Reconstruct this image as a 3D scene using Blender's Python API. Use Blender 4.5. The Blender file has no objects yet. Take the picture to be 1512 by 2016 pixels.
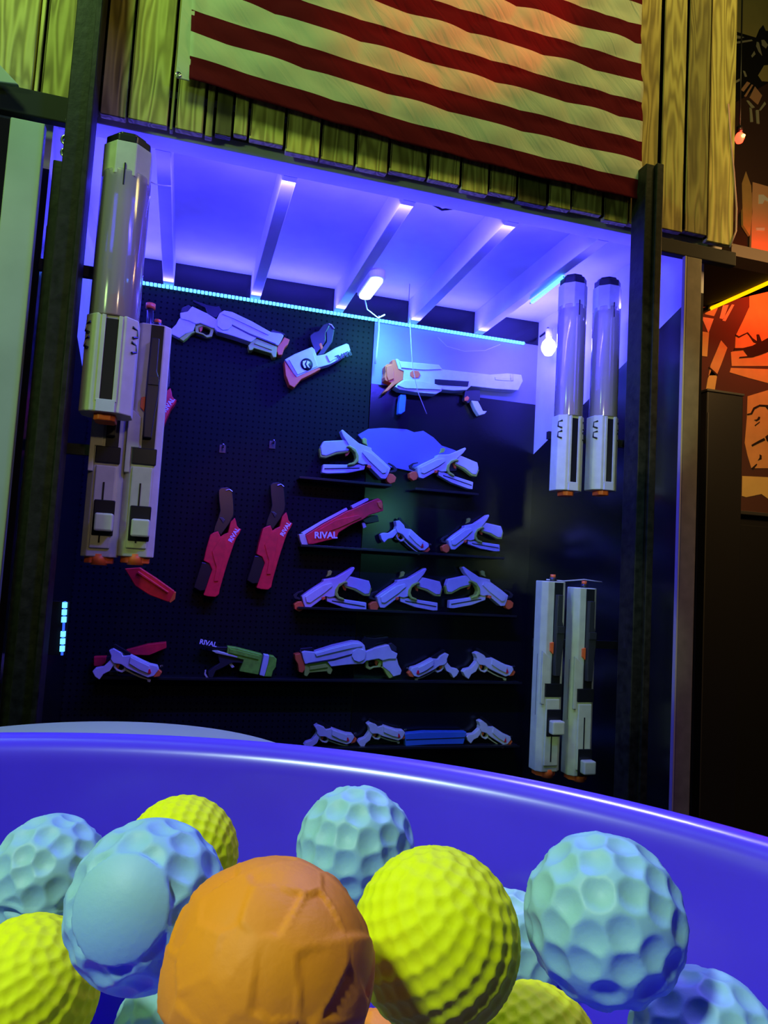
import bpy, bmesh, math, random
import numpy as np
from mathutils import Vector, Matrix
random.seed(7)
np.random.seed(7)
S = bpy.context.scene
C = S.collection
PI = math.pi
EYE = 1.35                                   # height of the phone above the floor

# ------------------------------------------------------------------ camera
YAW, PITCH, ROLL, FPX = 0.27414, 0.07759, 0.0571, 1400.0
cy, sy = math.cos(YAW), math.sin(YAW); cp, sp = math.cos(PITCH), math.sin(PITCH)
fwd = Vector((sy*cp, cy*cp, sp)); rt0 = Vector((cy, -sy, 0)); up0 = rt0.cross(fwd)
rt = math.cos(ROLL)*rt0 + math.sin(ROLL)*up0
up = -math.sin(ROLL)*rt0 + math.cos(ROLL)*up0
def ray(px, py):
    return fwd + rt*((px-756)/FPX) - up*((py-1008)/FPX)
def at(px, py, Y):                            # point of the plane y = Y seen at a pixel
    v = ray(px, py); return Vector(v*(Y/v.y)) + Vector((0, 0, EYE))
def atz(px, py, z):                           # point of the plane z (relative to the eye) seen at a pixel
    v = ray(px, py); return Vector(v*(z/v.z)) + Vector((0, 0, EYE))
cam = bpy.data.cameras.new('camera'); co = bpy.data.objects.new('camera', cam); C.objects.link(co)
M3 = Matrix((rt, up, -fwd)).transposed()
co.matrix_world = Matrix.Translation((0, 0, EYE)) @ M3.to_4x4()
cam.sensor_fit = 'HORIZONTAL'; cam.sensor_width = 36; cam.lens = 36*FPX/1512
cam.clip_start = 0.005; cam.clip_end = 50
S.camera = co
S.view_settings.view_transform = 'Standard'; S.view_settings.look = 'None'
S.view_settings.gamma = 1; S.view_settings.use_curve_mapping = False
S.view_settings.exposure = 0.0

# ------------------------------------------------------------------ world and lamps
w = bpy.data.worlds.new('world'); S.world = w; w.use_nodes = True
w.node_tree.nodes['Background'].inputs[0].default_value = (0.35, 0.45, 0.4, 1)
w.node_tree.nodes['Background'].inputs[1].default_value = 0.012

def lamp(kind, name, loc, energy, color, target=None, **kw):
    l = bpy.data.lights.new(name, kind); l.energy = energy; l.color = color
    for k, v in kw.items(): setattr(l, k, v)
    o = bpy.data.objects.new(name, l); C.objects.link(o)
    o.location = (loc[0], loc[1], loc[2]+EYE)
    if target is not None:
        dd = Vector(target)-Vector(loc)
        o.rotation_euler = dd.to_track_quat('-Z', 'X' if kw.get('shape') == 'RECTANGLE' else 'Y').to_euler()
    return o
BLUE = (0.060, 0.045, 1.0)
def striplight(name, a, b, aim, energy, wid=0.02, color=BLUE):
    """a long thin area light running from a to b and shining towards aim"""
    a, b = Vector(a), Vector(b); x = (b-a).normalized(); z = -Vector(aim).normalized()
    z = (z-x*z.dot(x)).normalized(); y = z.cross(x)
    l = bpy.data.lights.new(name, 'AREA'); l.shape = 'RECTANGLE'; l.size = (b-a).length; l.size_y = wid
    l.energy = energy; l.color = color
    o = bpy.data.objects.new(name, l); C.objects.link(o)
    m = Matrix((x, y, z)).transposed().to_4x4(); m.translation = (a+b)/2+Vector((0, 0, EYE)); o.matrix_world = m
    return o
# house lights of the arena above and behind the visitor: green on the left, warm yellow on the right; fills are added
lamp('AREA', 'house_light_green', (-0.9, 1.0, 2.45), 20, (0.50, 1.0, 0.28), (-0.1, 2.0, 1.4), shape='SQUARE', size=0.4)
lamp('SPOT', 'fill_spot_pale_high', (0.55, 0.75, 0.55), 34, (0.80, 1.0, 0.55), (1.47, 2.42, 0.62), spot_size=0.50, spot_blend=0.35, shadow_soft_size=0.03)  # added spot without a fixture: frontal light for the tube blasters
lamp('SPOT', 'fill_spot_pale_low', (0.55, 0.75, 0.15), 20, (0.70, 1.0, 0.55), (1.44, 2.42, -0.28), spot_size=0.46, spot_blend=0.35, shadow_soft_size=0.03)  # lower added spot, brightens the slider blasters alone
lamp('SPOT', 'red_fill_rack', (0.1, 0.9, 0.9), 16, (1.0, 0.10, 0.06), tuple(at(520, 1050, 3.17)-Vector((0, 0, EYE))), spot_size=0.40, spot_blend=0.5, shadow_soft_size=0.02)  # added fill that brings out the red blasters
lamp('SPOT', 'fill_spot_teal', (1.7, 0.3, 0.5), 7, (0.25, 1.0, 0.75), (0.85, 3.2, -0.2), spot_size=0.50, spot_blend=0.8, shadow_soft_size=0.03)  # put in to tint the lower right pistols teal
lamp('SPOT', 'fill_spot_warm', (0.25, 0.15, 0.8), 13, (1.0, 0.72, 0.42), (-0.20, 2.0, 0.40), spot_size=0.80, spot_blend=0.6, shadow_soft_size=0.05)  # unseen spot added to warm the left stack and red blasters
lamp('AREA', 'fill_light_low_green', (-1.7, 0.2, 0.9), 9.0, (0.55, 1.0, 0.30), (-0.6, 2.0, 0.3), shape='SQUARE', size=0.3)  # weak frontal fill added at the left
lamp('AREA', 'house_light_yellow', (1.75, 1.05, 2.45), 10, (1.0, 0.80, 0.22), (1.2, 2.0, 1.4), shape='SQUARE', size=0.5)
lamp('SPOT', 'house_light_white', (-0.52, -0.24, 0.72), 32, (0.72, 1.0, 0.90), (0.03, 0.10, -0.05), spot_size=0.75, spot_blend=0.6, shadow_soft_size=0.05)
lamp('SPOT', 'red_stage_light', (2.4, 0.6, 2.6), 190, (1.0, 0.03, 0.03), (0.76, 1.94, 1.72), spot_size=0.26, spot_blend=0.7, shadow_soft_size=0.02)
lamp('SPOT', 'rim_glint_spot', (0.55, 1.25, 1.75), 75, (1.0, 1.0, 0.72), (0.10, 0.195, -0.047), spot_size=0.085, spot_blend=0.9, shadow_soft_size=0.03)  # narrow spot added to put a glint on the tub rim
# blue light strips inside the booth, with added fills
striplight('blue_strip_back', (-0.38, 3.13, 1.165), (1.56, 3.13, 1.165), (0, -0.45, 1), 11)
striplight('blue_strip_header', (0.0, 2.13, 1.165), (1.15, 2.13, 1.165), (0, 0.9, -0.65), 38, 0.02, (0.050, 0.036, 1.0))
striplight('blue_fill_header_underside', (-0.35, 2.2, 1.08), (1.55, 2.2, 1.08), (0, -0.9, 1), 4)  # added without a fixture, turns the header underside blue
striplight('blue_strip_side_right', (1.60, 2.35, 1.08), (1.60, 3.05, 1.08), (-1, 0, 0.6), 5)
striplight('blue_strip_side_left', (-0.395, 2.25, 1.08), (-0.395, 3.05, 1.08), (1, 0, 0.5), 5)
lamp('POINT', 'blue_flood_light', (1.50, 2.92, 1.09), 13, (0.07, 0.055, 1.0), shadow_soft_size=0.035)
lamp('AREA', 'cool_puck_light', (0.80, 2.93, 1.13), 2.8, (0.15, 0.9, 0.9), (0.66, 3.2, 0.6), shape='RECTANGLE', size=0.03, size_y=0.10)
lamp('AREA', 'blue_fill_tub', (0.75, 0.9, 1.5), 36, (0.06, 0.04, 1.0), (0.0, 0.1, -0.05), shape='SQUARE', size=0.25)  # added blue fill over the tub and its balls
_m = at(1510, 600, 3.6)-Vector((0, 0, EYE))
lamp('AREA', 'red_mural_light', (_m.x, 3.25, _m.z+.12), 7, (1.0, 0.02, 0.0), (_m.x, 3.6, _m.z-.1), shape='SQUARE', size=0.2)
lamp('AREA', 'amber_mural_light', (2.6, 1.6, 1.5), 24, (1.0, 0.55, 0.18), (2.9, 3.5, 0.4), shape='SQUARE', size=0.3)

# ------------------------------------------------------------------ helpers

def mat(name, col, rough=0.5, metal=0.0, spec=0.5, emit=None, es=0.0, noise=0.0, nscale=20, bump=0.0, coat=0.0):
    m = bpy.data.materials.new(name); m.use_nodes = True
    nt = m.node_tree; b = nt.nodes['Principled BSDF']
    b.inputs['Base Color'].default_value = (*col, 1); b.inputs['Roughness'].default_value = rough
    b.inputs['Metallic'].default_value = metal; b.inputs['Specular IOR Level'].default_value = spec
    b.inputs['Coat Weight'].default_value = coat
    if emit: b.inputs['Emission Color'].default_value = (*emit, 1); b.inputs['Emission Strength'].default_value = es
    if noise or bump:
        tc = nt.nodes.new('ShaderNodeTexCoord'); n = nt.nodes.new('ShaderNodeTexNoise')
        n.inputs['Scale'].default_value = nscale; n.inputs['Detail'].default_value = 6
        nt.links.new(tc.outputs['Object'], n.inputs['Vector'])
        if noise:
            mx = nt.nodes.new('ShaderNodeMix'); mx.data_type = 'RGBA'
            mx.inputs['A'].default_value = (*[c*(1-noise) for c in col], 1)
            mx.inputs['B'].default_value = (*[min(1, c*(1+noise)) for c in col], 1)
            cr = nt.nodes.new('ShaderNodeMapRange'); cr.inputs['From Min'].default_value = .3; cr.inputs['From Max'].default_value = .7
            nt.links.new(n.outputs['Fac'], cr.inputs['Value']); nt.links.new(cr.outputs['Result'], mx.inputs['Factor'])
            nt.links.new(mx.outputs['Result'], b.inputs['Base Color'])
        if bump:
            bp = nt.nodes.new('ShaderNodeBump'); bp.inputs['Strength'].default_value = bump; bp.inputs['Distance'].default_value = .002
            nt.links.new(n.outputs['Fac'], bp.inputs['Height']); nt.links.new(bp.outputs['Normal'], b.inputs['Normal'])
    return m

M = dict(
    white=mat('white_plastic', (0.62, 0.64, 0.66), 0.38, noise=.06, nscale=30),
    cream=mat('cream_plastic', (0.60, 0.62, 0.46), 0.42, noise=.08, nscale=25),
    lime=mat('lime_plastic', (0.42, 0.62, 0.06), 0.4),
    black=mat('black_plastic', (0.012, 0.012, 0.014), 0.32),
    dark=mat('dark_grey_plastic', (0.03, 0.03, 0.033), 0.4),
    orange=mat('orange_plastic', (0.95, 0.16, 0.03), 0.45),
    red=mat('red_plastic', (0.92, 0.015, 0.035), 0.4, noise=.15, nscale=40),
    green=mat('green_plastic', (0.22, 0.62, 0.03), 0.45, noise=.2, nscale=60),
    blue=mat('blue_plastic', (0.05, 0.18, 0.55), 0.4),
    letter=mat('white_lettering', (0.85, 0.82, 0.9), 0.5),
    palewall=mat('pale_blue_painted_wall', (0.26, 0.25, 0.45), 0.45, noise=.08, nscale=6),
    lightpatch=mat('painted_blue_light', (0.16, 0.15, 0.40), 0.6),  # colour stands in for blue light on the black wall
    ink=mat('black_lettering', (0.01, 0.01, 0.02), 0.5),
    steel=mat('bright_steel', (0.7, 0.7, 0.7), 0.25, metal=1.0),
    blackwall=mat('black_painted_board', (0.006, 0.006, 0.008), 0.22, bump=.1, nscale=60),
    boothwhite=mat('white_painted_board', (0.75, 0.75, 0.78), 0.5, noise=.08, nscale=6),
    post=mat('worn_black_post', (0.013, 0.011, 0.010), 0.5, spec=.25, noise=.7, nscale=45, bump=.5),
    greenboard=mat('pale_painted_board', (0.42, 0.50, 0.36), 0.6, noise=.12, nscale=5),
    taupe=mat('taupe_painted_post', (0.20, 0.155, 0.12), 0.7, noise=.15, nscale=25),
    taupeedge=mat('pale_edge', (0.50, 0.44, 0.34), 0.7),
    floor=mat('dark_floor', (0.02, 0.02, 0.022), 0.5, noise=.3, nscale=8),
    far=mat('dark_far_wall', (0.02, 0.014, 0.014), 0.8),
    bucket=mat('purple_blue_plastic', (0.085, 0.04, 0.74), 0.24, noise=.06, nscale=40),
    lid=mat('pale_grey_green_lid', (0.42, 0.48, 0.40), 0.4),
    table=mat('black_counter', (0.02, 0.02, 0.02), 0.4),
    cyan=mat('pale_teal_foam', (0.30, 0.54, 0.54), 0.52, bump=.05, nscale=900),
    yellow=mat('yellow_foam', (0.86, 0.86, 0.0), 0.7, spec=.2, bump=.05, nscale=900),
    orangefoam=mat('orange_foam', (0.92, 0.28, 0.005), 0.6, spec=.3, bump=.05, nscale=900),
    rust=mat('brown_red_foam', (0.45, 0.14, 0.10), 0.6, bump=.05, nscale=900),
    led=mat('blue_led', (0.1, 0.3, 0.9), 0.5, emit=(0.12, 0.55, 1.0), es=2.2),
    ledbase=mat('led_tape', (0.1, 0.2, 0.6), 0.5, emit=(0.03, 0.12, 1.0), es=1.0),
    puck=mat('puck_lens', (0.8, 0.9, 0.8), 0.5, emit=(0.75, 1.0, 0.80), es=1.6),
    bulb=mat('flood_lens', (0.9, 0.9, 1), 0.5, emit=(0.62, 0.66, 1.0), es=2.5),
    redbulb=mat('red_bulb', (1, 0.1, 0.05), 0.5, emit=(1.0, 0.05, 0.02), es=4.0),
    redcore=mat('red_bulb_core', (1, 0.8, 0.3), 0.5, emit=(1.0, 0.65, 0.15), es=3.0),
    amberled=mat('amber_tube', (1, 0.5, 0.05), 0.5, emit=(1.0, 0.45, 0.0), es=1.8),
    wire=mat('white_wire', (0.6, 0.58, 0.6), 0.5),
    pinkwire=mat('pink_wire', (0.7, 0.35, 0.38), 0.5),
    mtan=mat('mural_tan', (0.62, 0.36, 0.14), 0.7, noise=.08, nscale=12),
    mpeach=mat('mural_peach', (0.80, 0.42, 0.26), 0.7),
    mcream=mat('mural_cream', (0.62, 0.50, 0.18), 0.7, noise=.1, nscale=4),
    mwhite=mat('mural_white', (0.55, 0.52, 0.42), 0.7),
    mblack=mat('mural_black', (0.008, 0.006, 0.006), 0.8),
    mgreen=mat('mural_green', (0.05, 0.28, 0.16), 0.7),
    mbrown=mat('mural_brown', (0.07, 0.03, 0.025), 0.8),
    mrust=mat('mural_rust', (0.25, 0.07, 0.03), 0.8),
    beam=mat('brown_beam', (0.10, 0.075, 0.065), 0.7),
)
# --- clear tube plastic
def make_clear():
    m = bpy.data.materials.new('clear_plastic'); m.use_nodes = True; nt = m.node_tree
    for n in list(nt.nodes): nt.nodes.remove(n)
    out = nt.nodes.new('ShaderNodeOutputMaterial'); mx = nt.nodes.new('ShaderNodeMixShader')
    tr = nt.nodes.new('ShaderNodeBsdfTransparent'); tr.inputs[0].default_value = (0.88, 0.84, 0.88, 1)
    mx2 = nt.nodes.new('ShaderNodeMixShader'); mx2.inputs[0].default_value = 0.30
    df = nt.nodes.new('ShaderNodeBsdfDiffuse'); df.inputs[0].default_value = (0.85, 0.75, 0.85, 1)
    gl = nt.nodes.new('ShaderNodeBsdfGlossy'); gl.inputs['Roughness'].default_value = 0.12
    fr = nt.nodes.new('ShaderNodeFresnel'); fr.inputs[0].default_value = 1.5
    nt.links.new(tr.outputs[0], mx2.inputs[1]); nt.links.new(df.outputs[0], mx2.inputs[2])
    nt.links.new(fr.outputs[0], mx.inputs[0]); nt.links.new(mx2.outputs[0], mx.inputs[1]); nt.links.new(gl.outputs[0], mx.inputs[2])
    nt.links.new(mx.outputs[0], out.inputs[0]); return m
M['clear'] = make_clear()
# --- pegboard: black board with a grid of holes
def make_peg():
    m = mat('black_pegboard', (0.05, 0.055, 0.055), 0.5, spec=.04); nt = m.node_tree; b = nt.nodes['Principled BSDF']
    tc = nt.nodes.new('ShaderNodeTexCoord'); sc = nt.nodes.new('ShaderNodeVectorMath'); sc.operation = 'SCALE'; sc.inputs['Scale'].default_value = 1/0.0254
    fr = nt.nodes.new('ShaderNodeVectorMath'); fr.operation = 'FRACTION'
    sb = nt.nodes.new('ShaderNodeVectorMath'); sb.operation = 'SUBTRACT'; sb.inputs[1].default_value = (.5, .5, .5)
    ml = nt.nodes.new('ShaderNodeVectorMath'); ml.operation = 'MULTIPLY'; ml.inputs[1].default_value = (1, 0, 1)
    ln = nt.nodes.new('ShaderNodeVectorMath'); ln.operation = 'LENGTH'
    gt = nt.nodes.new('ShaderNodeMath'); gt.operation = 'GREATER_THAN'; gt.inputs[1].default_value = 0.17
    mx = nt.nodes.new('ShaderNodeMix'); mx.data_type = 'RGBA'
    mx.inputs['A'].default_value = (0.002, 0.002, 0.003, 1); mx.inputs['B'].default_value = (0.011, 0.014, 0.014, 1)
    L = nt.links.new
    L(tc.outputs['Object'], sc.inputs[0]); L(sc.outputs[0], fr.inputs[0]); L(fr.outputs[0], sb.inputs[0]); L(sb.outputs[0], ml.inputs[0])
    L(ml.outputs[0], ln.inputs[0]); L(ln.outputs['Value'], gt.inputs[0]); L(gt.outputs[0], mx.inputs['Factor']); L(mx.outputs['Result'], b.inputs['Base Color'])
    return m
M['peg'] = make_peg()
# --- rough sawn wood, tone per plank
def make_wood():
    m = mat('rough_sawn_planks', (0.4, 0.3, 0.1), 0.75); nt = m.node_tree; b = nt.nodes['Principled BSDF']; L = nt.links.new
    tc = nt.nodes.new('ShaderNodeTexCoord'); at_ = nt.nodes.new('ShaderNodeAttribute'); at_.attribute_name = 'tone'
    mp = nt.nodes.new('ShaderNodeMapping'); mp.inputs['Scale'].default_value = (15, 15, 1.5)
    ad = nt.nodes.new('ShaderNodeVectorMath'); ad.operation = 'ADD'
    ml = nt.nodes.new('ShaderNodeVectorMath'); ml.operation = 'SCALE'; ml.inputs['Scale'].default_value = 37.0
    L(at_.outputs['Vector'], ml.inputs[0]); L(tc.outputs['Object'], ad.inputs[0]); L(ml.outputs[0], ad.inputs[1]); L(ad.outputs[0], mp.inputs['Vector'])
    n1 = nt.nodes.new('ShaderNodeTexNoise'); n1.inputs['Scale'].default_value = 1.0; n1.inputs['Detail'].default_value = 2
    L(mp.outputs[0], n1.inputs['Vector'])
    # contour lines of the noise = flat-sawn rings
    mu = nt.nodes.new('ShaderNodeMath'); mu.operation = 'MULTIPLY'; mu.inputs[1].default_value = 60
    sn = nt.nodes.new('ShaderNodeMath'); sn.operation = 'SINE'
    L(n1.outputs['Fac'], mu.inputs[0]); L(mu.outputs[0], sn.inputs[0])
    mr = nt.nodes.new('ShaderNodeMapRange'); mr.inputs['From Min'].default_value = -1; mr.inputs['From Max'].default_value = 1
    L(sn.outputs[0], mr.inputs['Value'])
    n2 = nt.nodes.new('ShaderNodeTexNoise'); n2.inputs['Scale'].default_value = 9; n2.inputs['Detail'].default_value = 5
    L(ad.outputs[0], n2.inputs['Vector'])
    cr = nt.nodes.new('ShaderNodeValToRGB')
    cr.color_ramp.elements[0].color = (0.18, 0.12, 0.035, 1); cr.color_ramp.elements[0].position = 0.0
    cr.color_ramp.elements[1].color = (0.95, 0.80, 0.26, 1); cr.color_ramp.elements[1].position = 1.0
    e = cr.color_ramp.elements.new(0.45); e.color = (0.58, 0.46, 0.13, 1)
    mx = nt.nodes.new('ShaderNodeMix'); mx.data_type = 'FLOAT'; mx.inputs['Factor'].default_value = 0.5
    L(mr.outputs['Result'], mx.inputs['A']); L(n2.outputs['Fac'], mx.inputs['B']); L(mx.outputs['Result'], cr.inputs['Fac'])
    to = nt.nodes.new('ShaderNodeMapRange'); to.inputs['To Min'].default_value = 0.10; to.inputs['To Max'].default_value = 1.25
    L(at_.outputs['Fac'], to.inputs['Value'])
    vs = nt.nodes.new('ShaderNodeVectorMath'); vs.operation = 'SCALE'
    L(cr.outputs['Color'], vs.inputs[0]); L(to.outputs['Result'], vs.inputs['Scale']); L(vs.outputs[0], b.inputs['Base Color'])
    bp = nt.nodes.new('ShaderNodeBump'); bp.inputs['Strength'].default_value = .6; bp.inputs['Distance'].default_value = .003
    L(mx.outputs['Result'], bp.inputs['Height']); L(bp.outputs[0], b.inputs['Normal'])
    return m
M['wood'] = make_wood()
def cloth_mat(name, col):
    m = mat(name, col, 0.9, spec=.08); nt = m.node_tree; b = nt.nodes['Principled BSDF']
    tc = nt.nodes.new('ShaderNodeTexCoord'); n = nt.nodes.new('ShaderNodeTexNoise'); n.inputs['Scale'].default_value = 14; n.inputs['Distortion'].default_value = 1.2
    mp = nt.nodes.new('ShaderNodeMapping'); mp.inputs['Rotation'].default_value = (0, 0.75, 0)
    mp2 = nt.nodes.new('ShaderNodeMapping'); mp2.inputs['Scale'].default_value = (1.6, 1, 0.28)
    bp = nt.nodes.new('ShaderNodeBump'); bp.inputs['Strength'].default_value = .5; bp.inputs['Distance'].default_value = .012
    nt.links.new(tc.outputs['Object'], mp.inputs['Vector']); nt.links.new(mp.outputs[0], mp2.inputs['Vector']); nt.links.new(mp2.outputs[0], n.inputs['Vector'])
    nt.links.new(n.outputs['Fac'], bp.inputs['Height']); nt.links.new(bp.outputs[0], b.inputs['Normal']); return m
M['clothred'] = cloth_mat('red_cloth', (0.11, 0.005, 0.014)); M['clothwhite'] = cloth_mat('white_cloth', (0.60, 0.60, 0.50)); M['clothblue'] = cloth_mat('navy_cloth', (0.01, 0.02, 0.12))

def tag(o, label=None, cat=None, group=None, kind=None):
    if label: o['label'] = label
    if cat: o['category'] = cat
    if group: o['group'] = group
    if kind: o['kind'] = kind
    return o
def link(name, me, parent=None, m=None):
    o = bpy.data.objects.new(name, me); C.objects.link(o)
    if m is not None:
        me.materials.append(M[m] if isinstance(m, str) else m)
    if parent: o.parent = parent
    return o
def thing(name, label, cat, loc, group=None, rot=(0, 0, 0)):
    o = bpy.data.objects.new(name, None); C.objects.link(o); o.empty_display_size = .05
    o.location = loc; o.rotation_euler = rot
    return tag(o, label, cat, group)
def fin(bm, name='m', smooth=False):
    bmesh.ops.recalc_face_normals(bm, faces=bm.faces[:])
    me = bpy.data.meshes.new(name); bm.to_mesh(me); bm.free()
    if smooth:
        for p in me.polygons: p.use_smooth = True
    return me
def bx(bm, x0, x1, y0, y1, z0, z1, mi=0):
    vs = [bm.verts.new((x, y, z)) for x in (x0, x1) for y in (y0, y1) for z in (z0, z1)]
    fs = [(0, 1, 3, 2), (4, 6, 7, 5), (0, 4, 5, 1), (2, 3, 7, 6), (0, 2, 6, 4), (1, 5, 7, 3)]
    out = []
    for f in fs:
        ff = bm.faces.new([vs[i] for i in f]); ff.material_index = mi; out.append(ff)
    return vs, out
def bevel(o, wdt=0.002, seg=2):
    md = o.modifiers.new('bevel', 'BEVEL'); md.width = wdt; md.segments = seg; md.limit_method = 'ANGLE'; md.angle_limit = 0.6
    return o
def box(name, x0, x1, y0, y1, z0, z1, m, parent=None, bv=0.0):
    bm = bmesh.new(); bx(bm, x0, x1, y0, y1, z0, z1); o = link(name, fin(bm), parent, m)
    if bv: bevel(o, bv)
    return o
def struct(o): o['kind'] = 'structure'; return o
def prism_bm(bm, pts, y0, y1, mi=0):
    a = [bm.verts.new((x, y0, z)) for x, z in pts]; b = [bm.verts.new((x, y1, z)) for x, z in pts]
    n = len(pts)
    f1 = bm.faces.new(a); f2 = bm.faces.new(list(reversed(b))); f1.material_index = f2.material_index = mi
    for i in range(n):
        f = bm.faces.new((a[i], b[i], b[(i+1) % n], a[(i+1) % n])); f.material_index = mi
def clean(pts):
    out = []
    for p in pts:
        if not out or (abs(p[0]-out[-1][0])+abs(p[1]-out[-1][1])) > 1e-5: out.append(p)
    return out
def prism(name, pts, y0, y1, m, parent=None, bv=0.0025):
    bm = bmesh.new(); prism_bm(bm, clean(pts), y0, y1); o = link(name, fin(bm), parent, m)
    if bv: bevel(o, bv, 2)
    return o
def tube_bm(bm, path, r, seg=8):
    path = [Vector(p) for p in path]; rings = []
    for i, p in enumerate(path):
        t = (path[min(i+1, len(path)-1)]-path[max(i-1, 0)]).normalized()
        a = t.orthogonal().normalized() if not rings else (pa-t*pa.dot(t)).normalized()
        pa = a; b = t.cross(a)
        rr = r[i] if isinstance(r, (list, tuple)) else r
        rings.append([bm.verts.new(p+(a*math.cos(k*2*PI/seg)+b*math.sin(k*2*PI/seg))*rr) for k in range(seg)])
    for i in range(len(rings)-1):
        for k in range(seg): bm.faces.new((rings[i][k], rings[i][(k+1) % seg], rings[i+1][(k+1) % seg], rings[i+1][k]))
    bm.faces.new(rings[0][::-1]); bm.faces.new(rings[-1])
def tube(name, path, r, m, parent=None, seg=8):
    bm = bmesh.new(); tube_bm(bm, path, r, seg); return link(name, fin(bm, smooth=seg > 6), parent, m)
def lathe(name, prof, m, parent=None, seg=32, loc=(0, 0, 0)):
    bm = bmesh.new(); rings = []
    for r, z in prof:
        rings.append([bm.verts.new((loc[0]+r*math.cos(2*PI*k/seg), loc[1]+r*math.sin(2*PI*k/seg), loc[2]+z)) for k in range(seg)] if r > 1e-6 else [bm.verts.new((loc[0], loc[1], loc[2]+z))])
    for a, b in zip(rings, rings[1:]):
        for k in range(seg):
            k2 = (k+1) % seg
            if len(a) == 1: bm.faces.new((a[0], b[k], b[k2]))
            elif len(b) == 1: bm.faces.new((a[k], a[k2], b[0]))
            else: bm.faces.new((a[k], a[k2], b[k2], b[k]))
    return link(name, fin(bm, smooth=True), parent, m)
def text_mesh(s, size, depth=0.0006, bold=True):
    cu = bpy.data.curves.new('t', 'FONT'); cu.body = s; cu.size = size; cu.extrude = depth; cu.align_x = 'CENTER'; cu.align_y = 'CENTER'
    if bold: cu.offset = size*0.03
    o = bpy.data.objects.new('t', cu); C.objects.link(o)
    dg = bpy.context.evaluated_depsgraph_get(); me = bpy.data.meshes.new_from_object(o.evaluated_get(dg))
    bpy.data.objects.remove(o); me.transform(Matrix.Rotation(PI/2, 4, 'X')); return me
TXT = {}
def text(s, size, x, y, z, ang, m, parent, flip=False):
    me = text_mesh(s, size)
    o = link('lettering', me, parent, m); o.location = (x, y, z); o.rotation_euler = (0, -ang, 0); return o

# ------------------------------------------------------------------ the setting
H = EYE
ZC = 1.285+H                                  # ceiling panel
ZB = 1.175+H                                  # underside of the joists and header
XL, XR, YF, YB = -0.42, 1.66, 2.0, 3.2
struct(box('floor', -3, 5, -2, 4.2, -0.02, 0, 'floor'))
struct(box('ceiling', XL, XR, YF+.02, YB+.02, ZC, ZC+.02, 'boothwhite'))
ti = [0]
def trim(o): ti[0] += 1; o.name = 'trim_%d' % ti[0]; return struct(o)
for x in (-0.14, 0.235, 0.62, 0.985, 1.33):
    trim(bevel(box('trim', x-.022, x+.022, YF+.11, YB-.002, ZB, ZC, 'boothwhite'), .002))
trim(bevel(box('trim', XL-.3, 1.76, YF+.035, YF+.11, ZB, ZC+.3, 'boothwhite'), .003))     # header beam
def sidewall(name, x0, x1):
    bm = bmesh.new()
    for mi, pts in ((0, [(YF+.04, 0), (YB+.02, 0), (YB+.02, H+.60), (YF+.04, H+1.02)]), (1, [(YF+.04, H+1.02), (YB+.02, H+.60), (YB+.02, ZC), (YF+.04, ZC)])):
        a = [bm.verts.new((x0, y, z)) for y, z in pts]; b = [bm.verts.new((x1, y, z)) for y, z in pts]
        fs = [bm.faces.new(a), bm.faces.new(b[::-1])]+[bm.faces.new((a[i], b[i], b[(i+1) % 4], a[(i+1) % 4])) for i in range(4)]
        for f in fs: f.material_index = mi
    o = link(name, fin(bm)); o.data.materials.append(M['blackwall']); o.data.materials.append(M['boothwhite']); return struct(o)
sidewall('wall_left', XL-.03, XL); sidewall('wall_right', XR, XR+.03)
# back wall: pegboard on the left, smooth board on the right
bm = bmesh.new(); xs = 0.80
bx(bm, XL, xs-.002, YB, YB+.02, 0, ZB-.01, 0); bx(bm, xs+.002, XR, YB, YB+.02, 0, H+.86, 1); bx(bm, xs+.002, XR, YB, YB+.02, H+.86, ZB-.01, 2); bx(bm, XL, XR, YB-.002, YB+.02, ZB-.01, ZC, 1)
o = link('wall_back', fin(bm)); o.data.materials.append(M['peg']); o.data.materials.append(M['blackwall']); o.data.materials.append(M['palewall']); struct(o)
struct(box('wall_far', XR+.03, 5.0, 3.62, 3.66, 0, 4.2, 'far'))
# front cladding of vertical boards above the opening
def cladding():
    bm = bmesh.new(); tone = bm.faces.layers.float.new('tone')
    edges = [-60, 66, 79, 152, 196, 251, 332, 343, 401, 420, 456, 487, 558, 628, 697, 762, 838, 902, 958, 1014, 1074, 1120, 1183, 1234, 1290, 1339, 1386, 1441]
    tones = [.75, .9, .55, .1, .8, .62, .3, .62, .5, .12, .6, .75, .8, .6, .85, .6, .85, .8, .7, .12, .65, .7, .6, .5, .45, .22, .6]
    for i in range(len(edges)-1):
        g = at(edges[i], 300, YF).x; h = at(edges[i+1], 300, YF).x
        # measure along the bottom line of the boards instead of a fixed row
        yb = 150+0.226*edges[i]; g = at(edges[i]+1, yb+24, YF).x; yb = 150+0.226*edges[i+1]; h = at(edges[i+1]-1, yb+24, YF).x
        dz = random.uniform(-.012, .010); dy = random.uniform(-.006, .006)
        if h-g < .03: dz -= .01
        vs, fs = bx(bm, g+.002, h-.002, YF-.012+dy, YF+.012+dy, ZB+.012+dz, H+2.3)
        for f in fs: f[tone] = tones[i] if i < len(tones) else .5
        if h-g > .07:                                     # a raised strip so the wide boards split
            vs, fs = bx(bm, g+.002, g+.006, YF-.014+dy, YF+.010+dy, ZB+.02+dz, H+2.3)
            for f in fs: f[tone] = .2
    bx(bm, -.9, 1.79, YF+.022, YF+.032, ZB+.03, H+2.3)
    o = link('wall_front', fin(bm), None, 'wood'); bevel(o, .002, 1); return struct(o)
cladding()
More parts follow.
